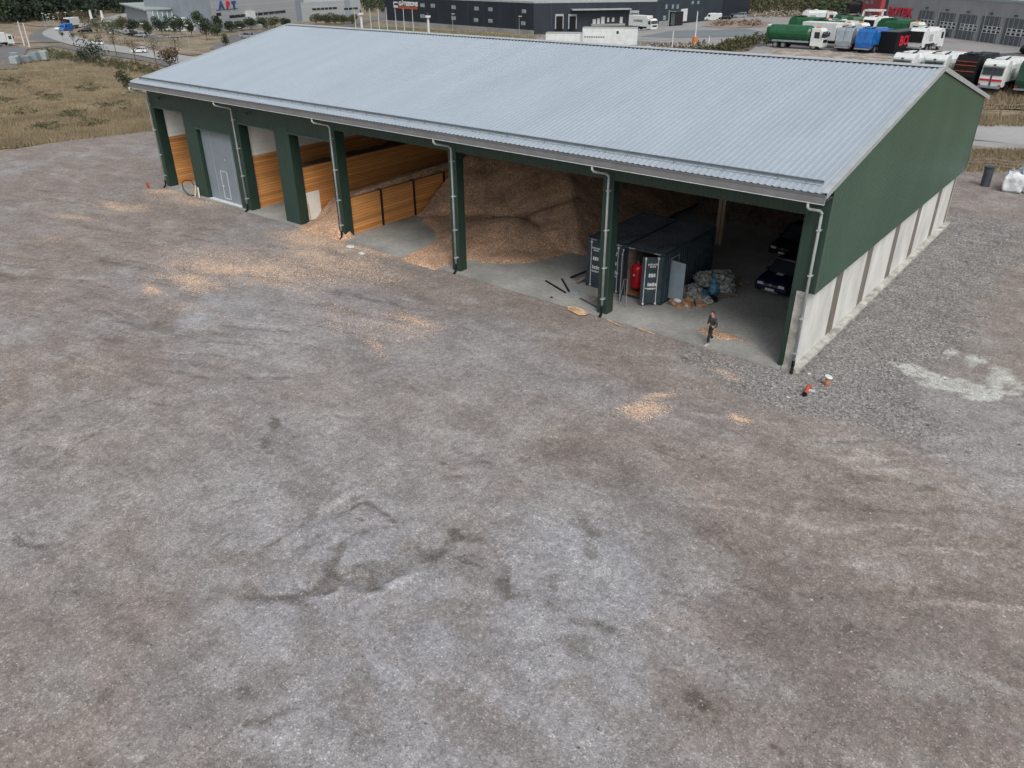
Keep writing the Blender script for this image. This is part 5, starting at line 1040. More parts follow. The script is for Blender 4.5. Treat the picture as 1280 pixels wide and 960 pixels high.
# ------------------------------------------------------------------ refuse trucks
def truck(label, px, py, heading, body='tgreen', cab='white', tail='plain', L=8.6, box=False, name='refuse_truck', loc=None, W=2.5, Hc=3.1, Hb=3.4, group='trucks parked on the lots', sign=None, tank=False, cat='truck'):
    p = G(px, py+(6 if px > 940 else 0)) if loc is None else loc; t = thing(name, label, cat, p+Vector((0, 0, .1)), R(heading), group); h = L/2; w = W/2
    MB().box(-h+.3, h-.4, -.45, .45, .55, .95).build('chassis', 'steel', t)
    cp = [(h-2.0, .55), (h-2.0, Hc), (h-1.85, Hc+.12), (h-.55, Hc+.02), (h-.22, Hc-.35), (h-.04, 1.75), (h, 1.0), (h, .45), (h-.35, .35), (h-.5, .5), (h-1.6, .55)]
    MB().prism(cp, -w, w).build('cab', cab, t, bev=.06)
    MB().add([(h-.19, -w+.14, Hc-.42), (h-.19, w-.14, Hc-.42), (h-.005, w-.1, 1.85), (h-.005, -w+.1, 1.85)], [(0, 1, 2, 3)]).build('windscreen', 'glass', t).location = (.03, 0, 0)
    for s in (1, -1): MB().add([(h-1.45, s*(w+.012), 1.75), (h-.55, s*(w+.012), 1.7), (h-.6, s*(w+.012), Hc-.45), (h-1.45, s*(w+.012), Hc-.45)], [(0, 1, 2, 3)]).build('side_window', 'glass', t); MB().box(h-.12, h+.08, s*(w+.22)-.08, s*(w+.22)+.08, 1.9, 2.5).build('mirror', 'black', t)
    MB().box(h-.02, h+.06, -w+.1, w-.1, .42, .72).build('bumper', 'steel' if cab != 'white' else 'offwhite', t); MB().box(h-.01, h+.03, -w+.35, w-.35, 1.05, 1.5).build('grille', 'black', t)
    for s in (1, -1): MB().box(h+.0, h+.05, s*(w-.3)-.15, s*(w-.3)+.15, .75, .92).build('headlight', 'lamp', t)
    MB().box(h-1.6, h-1.1, -.5, .5, Hc+.1, Hc+.25).build('beacon', 'orange' if cab != 'blackcar' else 'black', t)
    rear = -h
    if box:
        MB().box(rear+.1, h-2.15, -w, w, 1.0, Hb+.3).build('box_body', body, t, bev=.05)
        MB().box(rear+.08, h-2.13, -w-.012, w+.012, 1.0, 1.12).build('skirt_rail', 'silver', t)
    elif tank:
        v = []; f = []; n = 18; xsn = [rear+.2, rear+.55, h-2.6, h-2.2]; rr = [.8, 1.0, 1.0, .85]
        for x, q in zip(xsn, rr):
            for j in range(n): a = 2*math.pi*j/n; v.append((x, math.cos(a)*w*q, 2.25+math.sin(a)*1.25*q))
        for i in range(3):
            for j in range(n): f.append((i*n+j, i*n+(j+1) % n, (i+1)*n+(j+1) % n, (i+1)*n+j))
        f += [tuple(range(n)), tuple(range(3*n, 4*n))]; MB().add(v, f).build('tank', body, t, smooth=False, bev=.03)
        MB().box(rear, rear+.7, -w+.2, w-.2, 1.6, 3.1).build('rear_door', body, t, bev=.1); MB().box(rear-.2, rear+.5, -.5, .5, 3.1, 3.45).build('hose_drum', 'marks', t, bev=.1)
        MB().box(rear+1.2, h-2.3, -w-.03, w+.03, 1.0, 1.25).build('side_guard', 'silver', t)
    else:
        n = 10; sec = [(-w, 1.0), (-w-.02, 2.0), (-w+.04, 2.9), (-w+.35, Hb), (w-.35, Hb), (w-.04, 2.9), (w+.02, 2.0), (w, 1.0)]
        x0, x1 = rear+1.7, h-2.2; k = len(sec); MB().add([(x0, a, b) for a, b in sec]+[(x1, a, b) for a, b in sec], [tuple(range(k)), tuple(range(k, 2*k))]+[(i, i+k, (i+1) % k+k, (i+1) % k) for i in range(k)]).build('body', body, t, bev=.04)
        for fx_ in (.0, .33, .66, 1): x = x0+(x1-x0)*fx_; MB().add([(q, a*1.02, b+.02) for q in (x-.05, x+.05) for a, b in sec[1:-1]], [(i, i+6, i+7, i+1) for i in range(5)]).build('body_rib', body, t)
        hp = [(x0-.02, 1.0), (x0-.02, Hb+.02), (rear+.75, Hb+.03), (rear+.32, 3.0), (rear+.0, 1.5), (rear+.05, .75), (rear+.5, .62)]
        MB().prism(hp, -w+.02, w-.02).build('tailgate', body, t, bev=.06)
        if tail in ('open', 'dark'):
            MB().add([(rear+.28, -w+.2, 2.95), (rear+.28, w-.2, 2.95), (rear-.06, w-.2, 1.4), (rear-.06, -w+.2, 1.4)], [(0, 1, 2, 3)]).build('hopper_opening', 'black', t)
        if tail == 'dark':
            for z, xo in ((3.0, .24), (2.6, .16), (2.0, .02)): MB().beam((rear+xo, -w+.15, z), (rear+xo, w-.15, z), .04, .07).build('red_bar', 'redpipe', t)
        if tail == 'stripe':
            for s in (-1, 1):
                MB().add([(rear+.18, s*.14, 2.6), (rear+.18, s*(w-.18), 2.6), (rear+.04, s*(w-.18), 1.9), (rear+.04, s*.14, 1.9)], [(0, 1, 2, 3)]).build('rear_window', 'glass', t).location = (-.05, 0, 0)
                MB().box(rear-.03, rear+.06, *sorted((s*.06, s*(w-.1))), 1.28, 1.48).build('red_stripe', 'red_sign', t)
            MB().box(rear-.015, rear+.8, -.09, .09, .8, 3.0).build('tail_seam', 'seam', t); MB().box(rear-.02, rear+.5, -w+.1, w-.1, 2.72, 2.84).build('top_band', 'canopy', t)
        if tail == 'seam': MB().add([(rear+.75, -.03, Hb+.04), (rear+.75, .03, Hb+.04), (rear+.32, .03, 3.02), (rear+.0, .03, 1.5), (rear+.0, -.03, 1.5), (rear+.32, -.03, 3.02)], [(0, 1, 2, 5), (5, 2, 3, 4)]).build('tail_seam', 'seam', t).location = (-.02, 0, .02)
        MB().box(rear-.25, rear+.1, -w+.1, w-.1, .55, .72).build('rear_step', 'silver' if tail != 'dark' else 'steel', t)
        for s in (1, -1): MB().box(rear-.05, rear+.04, s*(w-.2)-.12, s*(w-.2)+.12, .8, .95).build('tail_light', 'redlamp', t); MB().beam((rear+.9, s*.75, Hb+.1), (x0+.9, s*.55, Hb+.22), .13, .12).build('lift_cylinder', 'steel', t); MB().box(-h+.9, -h+4.2, *sorted((s*(w-.02), s*(w+.03))), .95, 1.2).build('side_rail', 'steel', t); MB().box(x0+.3, x0+1.5, *sorted((s*(w-.05), s*(w+.035))), 1.5, 2.5).build('side_panel', 'canopy' if body == 'white' else body, t, bev=.03)
        MB().box(rear+.8, x0+1.4, -.4, .4, Hb+.02, Hb+.2).build('top_cover', 'white' if tail == 'stripe' else body, t, bev=.04)
    for x in (h-1.35, -h+1.9, -h+3.2):
        if L < 7.5 and x == -h+3.2: continue
        for s in (1, -1): wheel(t, x, s*(w-.17), .5, .32)
    if sign: text_mesh('lettering', sign, .75, 'steel', t, (-.8, -w-.03, 2.5), (R(90), 0, 0), .01, .015)
    return t
truck('green tanker-bodied truck with a white cab, leftmost on the gravel lot', 993, 55, 0, 'tgreen', 'white', L=9.6, tank=True, name='tanker_truck')
truck('white box-bodied truck with dark window frames just right of the green tanker', 1031, 53, -6, 'white', 'white', L=8.2, box=True, name='box_truck')
truck('green and white truck behind the white box-bodied one', 1037, 47, 0, 'tgreen', 'white', L=8.2)
truck('green truck second row behind the green tanker', 1012, 41, 3, 'tgreen', 'white', L=8.4)
truck('white cab-over truck standing between the green trucks and the silver one', 1056, 47, -12, 'white', 'white', L=7.4)
truck('silver refuse truck with a seamed tailgate facing the hall', 1064, 57, 86, 'silver', 'silver', 'seam', L=8.4)
truck('bright blue refuse truck beside the silver one', 1090, 59, 84, 'tblue', 'tblue', 'seam', L=8.4)
truck('white refuse truck with its rear hopper open, right of the black box', 1154, 58, 80, 'white', 'white', 'open', L=7.6)
truck('white refuse truck mostly hidden by the ridge, left one of the front row', 1141, 97, 78, 'white', 'dgreen', 'stripe', L=8.2)
truck('white refuse truck half hidden by the ridge, second of the front row', 1180, 99, 78, 'white', 'white', 'stripe', L=8.2)
truck('black refuse truck with red bars across its open rear, behind the roof verge', 1218, 103, 79, 'blackcar', 'blackcar', 'dark', L=8.6, Hb=3.6)
truck('white refuse truck with red stripes and double rear windows near the hall roof', 1251, 107, 80, 'white', 'white', 'stripe', L=8.2)
truck('dark green refuse truck cut by the right picture edge', 1293, 110, 84, 'dgreen', 'dgreen', 'plain', L=8.4)
truck('white truck far back in front of the scrub slope', 1022, 29, 8, 'white', 'white', L=7.4)
truck('white recycling truck with green trim left of the blue one, far row', 1064, 38, 15, 'tgreen', 'white', L=8)
truck('green truck in the far row below the black tipper', 1077, 40, 20, 'tgreen', 'tgreen', L=7.6)
truck('white truck with lifting arms in the far row below the red building', 1094, 40, 80, 'white', 'white', 'open', L=7.8)
truck('white and green truck facing right, in the far row before the grey workshop', 1122, 46, -8, 'tgreen', 'offwhite', L=8.0)
truck('black tipper truck parked high beside the red building', 1066, 14, 195, 'blackcar', 'blackcar', L=6.6, name='tipper_truck')
t = thing('arm_frame', 'white steel lifting frame standing among the far trucks', 'frame', G(1084, 46)+Vector((0, 0, .1)))
for a, b in (((-2.2, 0, 0), (-1.4, 0, 4.4)), ((-1.4, 0, 4.4), (1.9, 0, 4.4)), ((1.9, 0, 4.4), (2.2, 0, 0)), ((-1.4, 2, 4.4), (1.9, 2, 4.4))): MB().beam(a, b, .3, .3).build('frame_bar', 'white', t)
p = G(1282, 68); car('parked_car', 'dark car at the right picture edge before the grey workshop', 'car', p+Vector((1, 0, .12)), R(60), 'blackcar', 'hatch', detail=False)
# black box with red letters
b_ = G(1116.5, 68); ax_ = R(80); t = thing('black_container', 'long black container with red capital letters on its side', 'container', b_+Vector((0, 0, .1)), ax_)
Lc = 9.0; wc = 2.6; MB().box(0, Lc, 0, wc, .05, 3.0).build('container_body', 'blackcar', t, bev=.03); MB().box(.05, Lc-.05, .05, wc-.05, 3.0, 3.04).build('container_roof', 'seam', t)
text_mesh('lettering', 'BOTEK', 1.9, 'red_sign', t, (4.6, -.03, 1.65), (R(90), 0, 0), .015, .05, 1.15)

# ------------------------------------------------------------------ buildings
M['gatem'] = mat('gate_grey', (.09, .10, .115), .5, var=.08)
def hallbox(name, label, fp, z0, H_, m, roofm='canopy', cat='building', group=None):
    """fp: footprint points in world plan; one wall mesh per side"""
    t = thing(name, label, cat, (fp[0][0], fp[0][1], z0), 0, group); ox, oy = fp[0]; n = len(fp)
    for i in range(n):
        A, B = fp[i], fp[(i+1) % n]; mm = m[i] if isinstance(m, (list, tuple)) else m
        MB().add([(A[0]-ox, A[1]-oy, -8), (B[0]-ox, B[1]-oy, -8), (B[0]-ox, B[1]-oy, H_), (A[0]-ox, A[1]-oy, H_)], [(0, 1, 2, 3)]).build('wall', mm, t)
    MB().add([(x-ox, y-oy, H_-.02) for x, y in fp], [tuple(range(n))]).build('roof', roofm, t)
    return t
def wallrect(t, fp0, A, B, s0, s1, z0, z1, nm, m, out=.06, th=.08, z_base=0):
    """box set on the wall A-B (s along, z absolute height)"""
    ox, oy = fp0; d = Vector((B[0]-A[0], B[1]-A[1])).normalized(); n = Vector((d.y, -d.x))
    mid = Vector(((A[0]+B[0])/2, (A[1]+B[1])/2)); 
    if (Vector((CAM[0], CAM[1]))-mid).dot(n) < 0: n = -n
    c = [Vector(A)+d*s+n*o_ for s, o_ in ((s0, -th+out), (s1, -th+out), (s1, out), (s0, out))]
    v = [(p.x-ox, p.y-oy, z-z_base) for z in (z0, z1) for p in c]
    return MB().add(v, [(3, 2, 1, 0), (4, 5, 6, 7), (0, 1, 5, 4), (1, 2, 6, 5), (2, 3, 7, 6), (3, 0, 4, 7)]).build(nm, m, t)
def pxrect(t, fp0, A, B, x0, y0, x1, y1, nm, m, out=.06, th=.08, zb=0):
    """as wallrect, the corners read off the photograph"""
    a = on_wall(x0, y0, A, B); b = on_wall(x1, y0, A, B); c = on_wall((x0+x1)/2, y0, A, B)[1]; d = on_wall((x0+x1)/2, y1, A, B)[1]
    return wallrect(t, fp0, A, B, min(a[0], b[0]), max(a[0], b[0]), d, c, nm, m, out, th, zb)
def walltext(t, fp0, A, B, px, py, s, size, m, zb, xs=1, bold=.05, ext=.08):
    q, z = on_wall(px, py, A, B); d = Vector((B[0]-A[0], B[1]-A[1])).normalized(); n = Vector((d.y, -d.x))
    if (Vector((CAM[0], CAM[1]))-Vector(A)).dot(n) < 0: n = -n
    ang = math.atan2(d.y, d.x)
    if Vector((math.cos(ang-math.pi/2), math.sin(ang-math.pi/2))).dot(n) < 0: ang += math.pi
    P_ = Vector(A)+d*q+n*.15; return text_mesh('lettering', s, size, m, t, (P_.x-fp0[0], P_.y-fp0[1], z-zb), (R(90), 0, ang), ext, bold, xs)
def seams(t, fp0, A, B, n, z1, zb, m='seam', w_=.08):
    L = math.hypot(B[0]-A[0], B[1]-A[1])
    for i in range(1, n): wallrect(t, fp0, A, B, L*i/n-w_/2, L*i/n+w_/2, zb-6.5, z1+zb-.02, 'panel_joint', m, .02, .05, zb)
def far(A, B, k): return (A[0]+(B[0]-A[0])*k, A[1]+(B[1]-A[1])*k)
# workshop with red letters
b1 = G(1102, 37); b2 = G(1280, 60); zb = b2.z; A = (b1.x, b1.y); B = (b2.x, b2.y); B2 = far(A, B, 1.35); dd = Vector((B[0]-A[0], B[1]-A[1])).normalized(); nn_ = Vector((-dd.y, dd.x))
if nn_.dot(Vector((A[0]-CAM[0], A[1]-CAM[1]))) < 0: nn_ = -nn_
fp = [A, B2, (B2[0]+nn_.x*28, B2[1]+nn_.y*28), (A[0]+nn_.x*28, A[1]+nn_.y*28)]
Hw = on_wall(1280, 2, A, B)[1]-zb+.1
bt = hallbox('truck_workshop', 'grey workshop with tall ribbed truck gates and red capital letters', fp, zb, Hw, 'wall_botek')
walltext(bt, A, A, B, 1125.5, 15.5, 'BOTEK', 2.15, 'red_sign', zb, 1.15, .055, .12)
L_ = math.hypot(B2[0]-A[0], B2[1]-A[1]); wallrect(bt, A, A, B2, 0, L_, zb+Hw-.35, zb+Hw+.03, 'parapet', 'canopy', .08, .1, zb)
for x0, x1, y0, y1 in ((1150, 1169, 12, 46), (1174.5, 1195.5, 14.5, 48), (1200, 1222.5, 17, 51), (1228.5, 1252, 19, 54.5), (1258, 1284, 22, 58)):
    g = pxrect(bt, A, A, B, x0, (y0+1.5), x1, y1, 'gate', 'gatem', .04, .08, zb)
    s0 = on_wall(x0, (y0+y1)/2, A, B)[0]; s1 = on_wall(x1, (y0+y1)/2, A, B)[0]; zt = on_wall((x0+x1)/2, y0+1.5, A, B)[1]
    Hg = zt-zb
    for k in range(5): wallrect(g, A, A, B, s0+(s1-s0)*k/4-.04, s0+(s1-s0)*k/4+.04, zb, zt, 'gate_rib', 'canopy', .07, .04, zb)
    for r_ in range(2):
        z = zb+Hg*(.38+.14*r_)
        wallrect(g, A, A, B, s0+.05, s1-.05, z, z+Hg*.12, 'window_band', 'marks', .075, .03, zb)
        for k in range(4): q0 = s0+(s1-s0)*(k+.18)/4; q1 = s0+(s1-s0)*(k+.82)/4; wallrect(g, A, A, B, q0, q1, z+Hg*.02, z+Hg*.10, 'pane', 'glass', .09, .03, zb)
    q, z = on_wall((x0+x1)/2, y0-2, A, B); wallrect(bt, A, A, B, q-.25, q+.25, z-.1, z+.15, 'gate_lamp', 'darkgrey', .3, .3, zb)
for px in (1171.5, 1230): q, z = on_wall(px, 30, A, B); wallrect(bt, A, A, B, q-.05, q+.05, zb, zb+Hw-.4, 'downpipe', 'canopy', .12, .1, zb)
wallrect(bt, A, A, B, -.6, 0.5, zb, zb+Hw, 'corner_post', 'seam', .02, .6, zb)
# red wing
r1 = Vector(G2(1075, 24)); r2 = Vector((A[0]-dd.x*.8, A[1]-dd.y*.8)); dr_ = (Vector(G2(1098, 27))-r1).normalized()
ra = (r1.x, r1.y); rb = G2(1097, 27); zr = G(1075, 24).z
fpr = [ra, rb, (rb[0]+nn_.x*12, rb[1]+nn_.y*12), (ra[0]+nn_.x*12, ra[1]+nn_.y*12)]
rw = hallbox('red_building', 'brick-red office wing with small windows left of the grey workshop', fpr, zr, 9.5, 'wall_red')
for x0, x1, y0, y1 in ((1078, 1082, 16, 22), (1085.5, 1090, 16, 22), (1082, 1086, 1, 4.5), (1089, 1092, .5, 5)): w_ = pxrect(rw, ra, ra, rb, x0, y0, x1, y1, 'window', 'palewin', .05, .1, zr)
# navy warehouse
n0 = G(483, 29.5); n1 = G(667, 43.5); n2 = G(819, 33.5); n3 = G(901, 23.5); zn = n1.z; P0, P1, P2, P3 = [(q.x, q.y) for q in (n0, n1, n2, n3)]
v1 = Vector(P1)-Vector(P0); bk = Vector((-v1.y, v1.x)).normalized()
if bk.dot(Vector((P1[0]-CAM[0], P1[1]-CAM[1]))) < 0: bk = -bk
Hn = on_wall(667, 2, P0, P1)[1]-n0.z
fpn = [P0, P1, P2, P3, (P3[0]+bk.x*20, P3[1]+bk.y*20), (P0[0]+bk.x*60, P0[1]+bk.y*60)]
nb = hallbox('navy_warehouse', 'long navy blue warehouse with a pale plinth and a white and red sign', fpn, n0.z, Hn, ['wall_navy', 'wall_navy', 'wall_navy2', 'wall_navy', 'wall_navy', 'wall_navy'])
z0n = n0.z; LA = v1.length
wallrect(nb, P0, P0, P1, -.1, LA+.1, z0n-.5, z0n+1.35, 'plinth', 'paving', .15, .2, z0n); wallrect(nb, P0, P0, P1, -.1, LA+.1, z0n+Hn-.5, z0n+Hn+.05, 'roof_edge', 'canopy', .12, .2, z0n)
seams(nb, P0, P0, P1, 10, Hn, z0n)
for x, y in ((528, 6.5), (541, 7), (567, 9), (595.5, 10.5), (613, 11.5), (655, 14), (528, 20), (567, 22.5), (595, 25), (613, 26), (654, 29)):
    f = pxrect(nb, P0, P0, P1, x-2.6, y-2.2, x+2.6, y+2.4, 'window', 'canopy', .05, .1, z0n); pxrect(f, P0, P0, P1, x-2.1, y-1.8, x+2.1, y+2.0, 'pane', 'palewin', .08, .1, z0n)
wallrect(nb, P0, P1, P2, 0, math.hypot(P2[0]-P1[0], P2[1]-P1[1]), z0n+Hn-.5, z0n+Hn+.05, 'roof_edge', 'canopy', .12, .2, z0n)
# canopy, docks
s0, _ = on_wall(713, 20, P1, P2); s1, _ = on_wall(786, 20, P1, P2); zc = on_wall(750, 11, P1, P2)[1]
wallrect(nb, P0, P1, P2, s0, s1, zc-.25, zc+.12, 'canopy', 'canopy', 3.2, 3.2, z0n)
for x0, x1, y0, y1 in ((741, 745, 24, 32), (746.5, 750, 23, 31), (751.5, 756, 21, 31), (759, 761.5, 22, 27.5), (765, 768, 22, 27), (775, 778.5, 21, 29)): pxrect(nb, P0, P1, P2, x0, y0, x1, y1, 'door', 'marks', .05, .1, z0n)
for x0, x1 in ((693.5, 704), (710, 720.5), (786.5, 798)): f = pxrect(nb, P0, P1, P2, x0, 13 if x0 > 780 else 17.5, x1, 32 if x0 > 780 else 36, 'dock_shelter', 'canopy', .9, .9, z0n); pxrect(f, P0, P1, P2, x0+1.2, 16.5 if x0 > 780 else 20, x1-1.2, 33 if x0 > 780 else 36.5, 'dock_opening', 'black', .95, .1, z0n)
pxrect(nb, P0, P1, P2, 738, 29.5, 780, 32, 'loading_ramp', 'paving', 1.5, 1.5, z0n)
LB = math.hypot(P2[0]-P1[0], P2[1]-P1[1]); seams(nb, P0, P1, P2, 7, Hn, z0n)
pxrect(nb, P0, P2, P3, 819, 26.5, 834, 33, 'plinth', 'paving', .3, .3, z0n); pxrect(nb, P0, P2, P3, 829, 19.5, 832.5, 25, 'window', 'palewin', .06, .1, z0n)
for x in (833, 841, 847): pxrect(nb, P0, P2, P3, x-1, 5.5, x+1.5, 11, 'window', 'palewin', .06, .1, z0n)
for x in (866, 873): pxrect(nb, P0, P2, P3, x-1.3, 1, x+1.4, 5, 'window', 'palewin', .06, .1, z0n)
pxrect(nb, P0, P2, P3, 851.5, 11, 859.5, 26.5, 'white_gate', 'marks', .1, .15, z0n)
MB()
# sign board on the navy wall
sa, za = on_wall(492, 2.5, P0, P1); sb, zb2 = on_wall(522, 8, P0, P1); sc_, _ = on_wall(498, 5, P0, P1)
walltext(nb, P0, P0, P1, 510.5, 5.2, 'GÖTESSONS', 2.0, 'marks', z0n, 1.05, .09, .1)
wallrect(nb, P0, P0, P1, sc_-.3, sb, on_wall(509, 11.2, P0, P1)[1], on_wall(509, 8.2, P0, P1)[1], 'red_bar', 'redpipe', .2, .1, z0n)
em = wallrect(nb, P0, P0, P1, sa, sc_-.4, on_wall(495, 9.5, P0, P1)[1], on_wall(495, 2, P0, P1)[1], 'emblem', 'marks', .15, .1, z0n)
wallrect(em, P0, P0, P1, sa+.5, sc_-.4, on_wall(495, 6.5, P0, P1)[1], on_wall(495, 3.8, P0, P1)[1], 'emblem_bar', 'wall_navy', .18, .1, z0n)
# grey halls on the left
a0 = G(186, 33); a1 = G(269, 40); a2 = G(378, 27); za_ = 0.; Q0, Q1, Q2 = [(q.x, q.y) for q in (a0, a1, a2)]
bk2 = Vector((a2.x-a1.x, a2.y-a1.y)); Q3 = (Q2[0]-(Q1[0]-Q0[0]), Q2[1]-(Q1[1]-Q0[1]))
gh = hallbox('grey_factory_hall', 'large two-tone grey hall with blue and red letters and a strip of windows', [Q0, Q1, Q2, Q3], 0, 17.5, ['wall_grey2', 'wall_grey', 'wall_grey', 'wall_grey2'])
seams(gh, Q0, Q0, Q1, 7, 17.5, 0, 'wall_grey')
walltext(gh, Q0, Q1, Q2, 276, 6.6, 'A', 3.4, 'blue_sign', 0, 1.1, .16, .15); walltext(gh, Q0, Q1, Q2, 284.5, 6.8, 'P', 3.4, 'red_sign', 0, 1.1, .16, .15); walltext(gh, Q0, Q1, Q2, 292, 6.8, 'T', 3.4, 'blue_sign', 0, 1.1, .16, .15)
pxrect(gh, Q0, Q1, Q2, 270, 11.2, 297, 12, 'letter_base_line', 'blue_sign', .1, .1)
f = pxrect(gh, Q0, Q1, Q2, 286, 16, 357, 19.4, 'window_strip', 'glass', .06, .1)
for k in range(9): x = 292+k*7.2; pxrect(f, Q0, Q1, Q2, x, 15.8, x+.8, 19.6, 'mullion', 'canopy', .09, .05)
pxrect(gh, Q0, Q1, Q2, 270, 16, 276, 20, 'window', 'glass', .06, .1); pxrect(gh, Q0, Q1, Q2, 306, 14, 316, 27, 'white_box', 'white', 1.0, 1.0); pxrect(gh, Q0, Q1, Q2, 368, 0, 379, 26, 'dark_panel', 'wall_grey2', .06, .1)
c1_ = G(378, 27); c2_ = G(452, 22); S0, S1 = (c1_.x, c1_.y), (c2_.x, c2_.y); vs_ = Vector(S1)-Vector(S0); nb_ = Vector((-vs_.y, vs_.x)).normalized()
if nb_.dot(Vector((S0[0]-CAM[0], S0[1]-CAM[1]))) < 0: nb_ = -nb_
lh = hallbox('grey_low_hall', 'lower pale grey hall with two short window strips at the right of the lettered one', [S0, S1, (S1[0]+nb_.x*30, S1[1]+nb_.y*30), (S0[0]+nb_.x*30, S0[1]+nb_.y*30)], 0, on_wall(420, 1, S0, S1)[1], 'wall_grey')
for x0, x1 in ((390, 421), (430, 447)):
    f = pxrect(lh, S0, S0, S1, x0, 9.5, x1, 12.2, 'window_strip', 'glass', .06, .1)
    for k in range(1, int((x1-x0)/5)): pxrect(f, S0, S0, S1, x0+k*5, 9.3, x0+k*5+.7, 12.4, 'mullion', 'canopy', .09, .05)
pxrect(lh, S0, S0, S1, 430, 0, 437, 22, 'dark_panel', 'wall_grey2', .05, .1)
d0 = G(160, 27); d1 = G(188, 38); d2 = G(217, 36); T0, T1, T2 = [(q.x, q.y) for q in (d0, d1, d2)]; T3 = (T0[0]+T2[0]-T1[0], T0[1]+T2[1]-T1[1])
Hs = on_wall(188, 13, T0, T1)[1]
sh_ = hallbox('glass_front_hall', 'small dark grey hall with a pale glazed front, beside the large grey hall', [T0, T1, T2, T3], 0, Hs, ['wall_grey2', 'wall_grey', 'wall_grey', 'wall_grey2'])
ox, oy = T0; MB().add([(T0[0]-ox-2, T0[1]-oy-1, Hs+.05), (T1[0]-ox, T1[1]-oy-1, Hs+.05), (T2[0]-ox+1, T2[1]-oy, Hs+.05), (T3[0]-ox, T3[1]-oy+1, Hs+.05)], [(0, 1, 2, 3)]).build('roof_slab', 'canopy', sh_).modifiers.new('t', 'SOLIDIFY').thickness = .5
gf = pxrect(sh_, T0, T1, T2, 189.5, 13.5, 214.5, 24.5, 'glazed_front', 'palewin', .1, .15)
for k in range(5): x = 189.5+k*6; pxrect(gf, T0, T1, T2, x, 13.5, x+1.1, 24.5, 'mullion', 'white', .16, .06)
pxrect(sh_, T0, T1, T2, 188.5, 25.5, 216.5, 27.3, 'balcony', 'wall_grey2', 1.5, 1.5); pxrect(sh_, T0, T1, T2, 191, 28.5, 211, 35, 'ground_floor_glazing', 'palewin', .08, .1)
lt_ = G(228, 38); t = thing('white_tent', 'small white tent-roofed store right of the glazed hall', 'tent', lt_)
MB().add([(-4, -3, 0), (4, -3, 0), (4, 3, 0), (-4, 3, 0), (-4, -3, 2.6), (4, -3, 2.6), (4, 3, 2.6), (-4, 3, 2.6), (-4, 0, 4.4), (4, 0, 4.4)], [(0, 1, 5, 4), (1, 2, 6, 9, 5), (2, 3, 7, 6), (3, 0, 4, 8, 7), (4, 5, 9, 8), (6, 7, 8, 9)]).build('canvas', 'offwhite', t); MB().box(-1, 1, -3.05, -3.01, 0, 2.2).build('door', 'seam', t)
# dark dock box and trailers
def trailer(label, pa, pb, H_, W=2.55, name='box_trailer', sign=None, wheels=True, z0=1.0, logo=False, marks=False):
    a, b = (G(*pa), G(*pb)) if len(pa) == 2 else (G(*pa), G(*pb)); a.z = float(hz(a.x, a.y)); L = (Vector((b.x, b.y))-Vector((a.x, a.y))).length; ang = math.atan2(b.y-a.y, b.x-a.x); t = thing(name, label, 'trailer', a+Vector((0, 0, .05)), ang)
    MB().box(0, L, 0, W, z0, H_).build('box_body', 'white', t, bev=.04); MB().box(-.01, L+.01, -.015, W+.015, H_-.12, H_+.02).build('top_rail', 'canopy', t); MB().box(.2, L-.2, .6, W-.6, z0-.35, z0).build('frame', 'steel', t)
    if wheels:
        for k in range(3):
            for y in (.2, W-.2): wheel(t, 1.8+k*1.25, y, .48, .3)
    else:
        for x in (.5, L-.5): MB().box(x-.15, x+.15, .3, W-.3, 0, z0).build('support_leg', 'steel', t)
    if sign: text_mesh('lettering', sign, 1.0, 'steel', t, (L*.38, -.03, (H_+z0)/2+.2), (R(90), 0, 0), .01, .03, .95)
    if logo: MB().box(.45, 1.35, -.03, -.005, (H_+z0)/2-.25, (H_+z0)/2+.75).build('logo_panel', 'redpipe', t)
    return t, L
trailer('white box trailer with dark lettering docked at the left of the navy warehouse canopy', (690, 42), (733, 40), 4.2, sign='SCHENKER', logo=True)
tr2, L2 = trailer('tall plain white trailer with a small dark hatch, partly hidden by the roof ridge', (728, 42, 4.1), (797, 42.5, 4.1), 4.05, name='long_trailer', wheels=False)
trailer('lower white box trailer butted against the left end of the long white one', (682, 46, 3.7), (725, 46.5, 3.7), 3.65, name='box_trailer', wheels=False)
rs = random.Random(3); mb = MB()
for k in range(9): MB().box(.4+k*.45, .7+k*.45, -.03, -.01, 2.3, 2.5).build('side_mark', 'seam', tr2); MB().box(L2*.62, L2*.66, -.04, -.01, 3.0, 3.5).build('hatch', 'seam', tr2)
truck('white box truck with dark lettering parked nose-out at the navy warehouse', 803, 38, -14, 'white', 'white', box=True, L=9.5, name='box_truck', sign='SCHENKER', Hb=3.6)
t = thing('dark_container', 'open dark box standing on end against the navy warehouse', 'container', G(836, 33), R(-28))
for a in ((0, .15, 0, 3, 0, 4.4), (3.0, 3.15, 0, 3, 0, 4.4), (.15, 3.0, 2.9, 3, 0, 4.4), (.15, 3.0, 0, 3, 4.25, 4.4)): MB().box(*a).build('side_panel', 'steel', t)
[MB().box(.5+k*.8, 1.0+k*.8, .3, .4, .4, 3.9).build('inner_rack', 'palewin', t) for k in range(3)]; MB().box(-.3, .0, -.3, .0, 0, 4.6).build('corner_post', 'canopy', t); MB().box(0, 3.15, -.12, .0, 4.25, 4.5).build('top_rail', 'canopy', t)
car('parked_van', 'white delivery van at the right end of the navy warehouse', 'van', G(891, 26), R(188), 'white', 'van', detail=True)
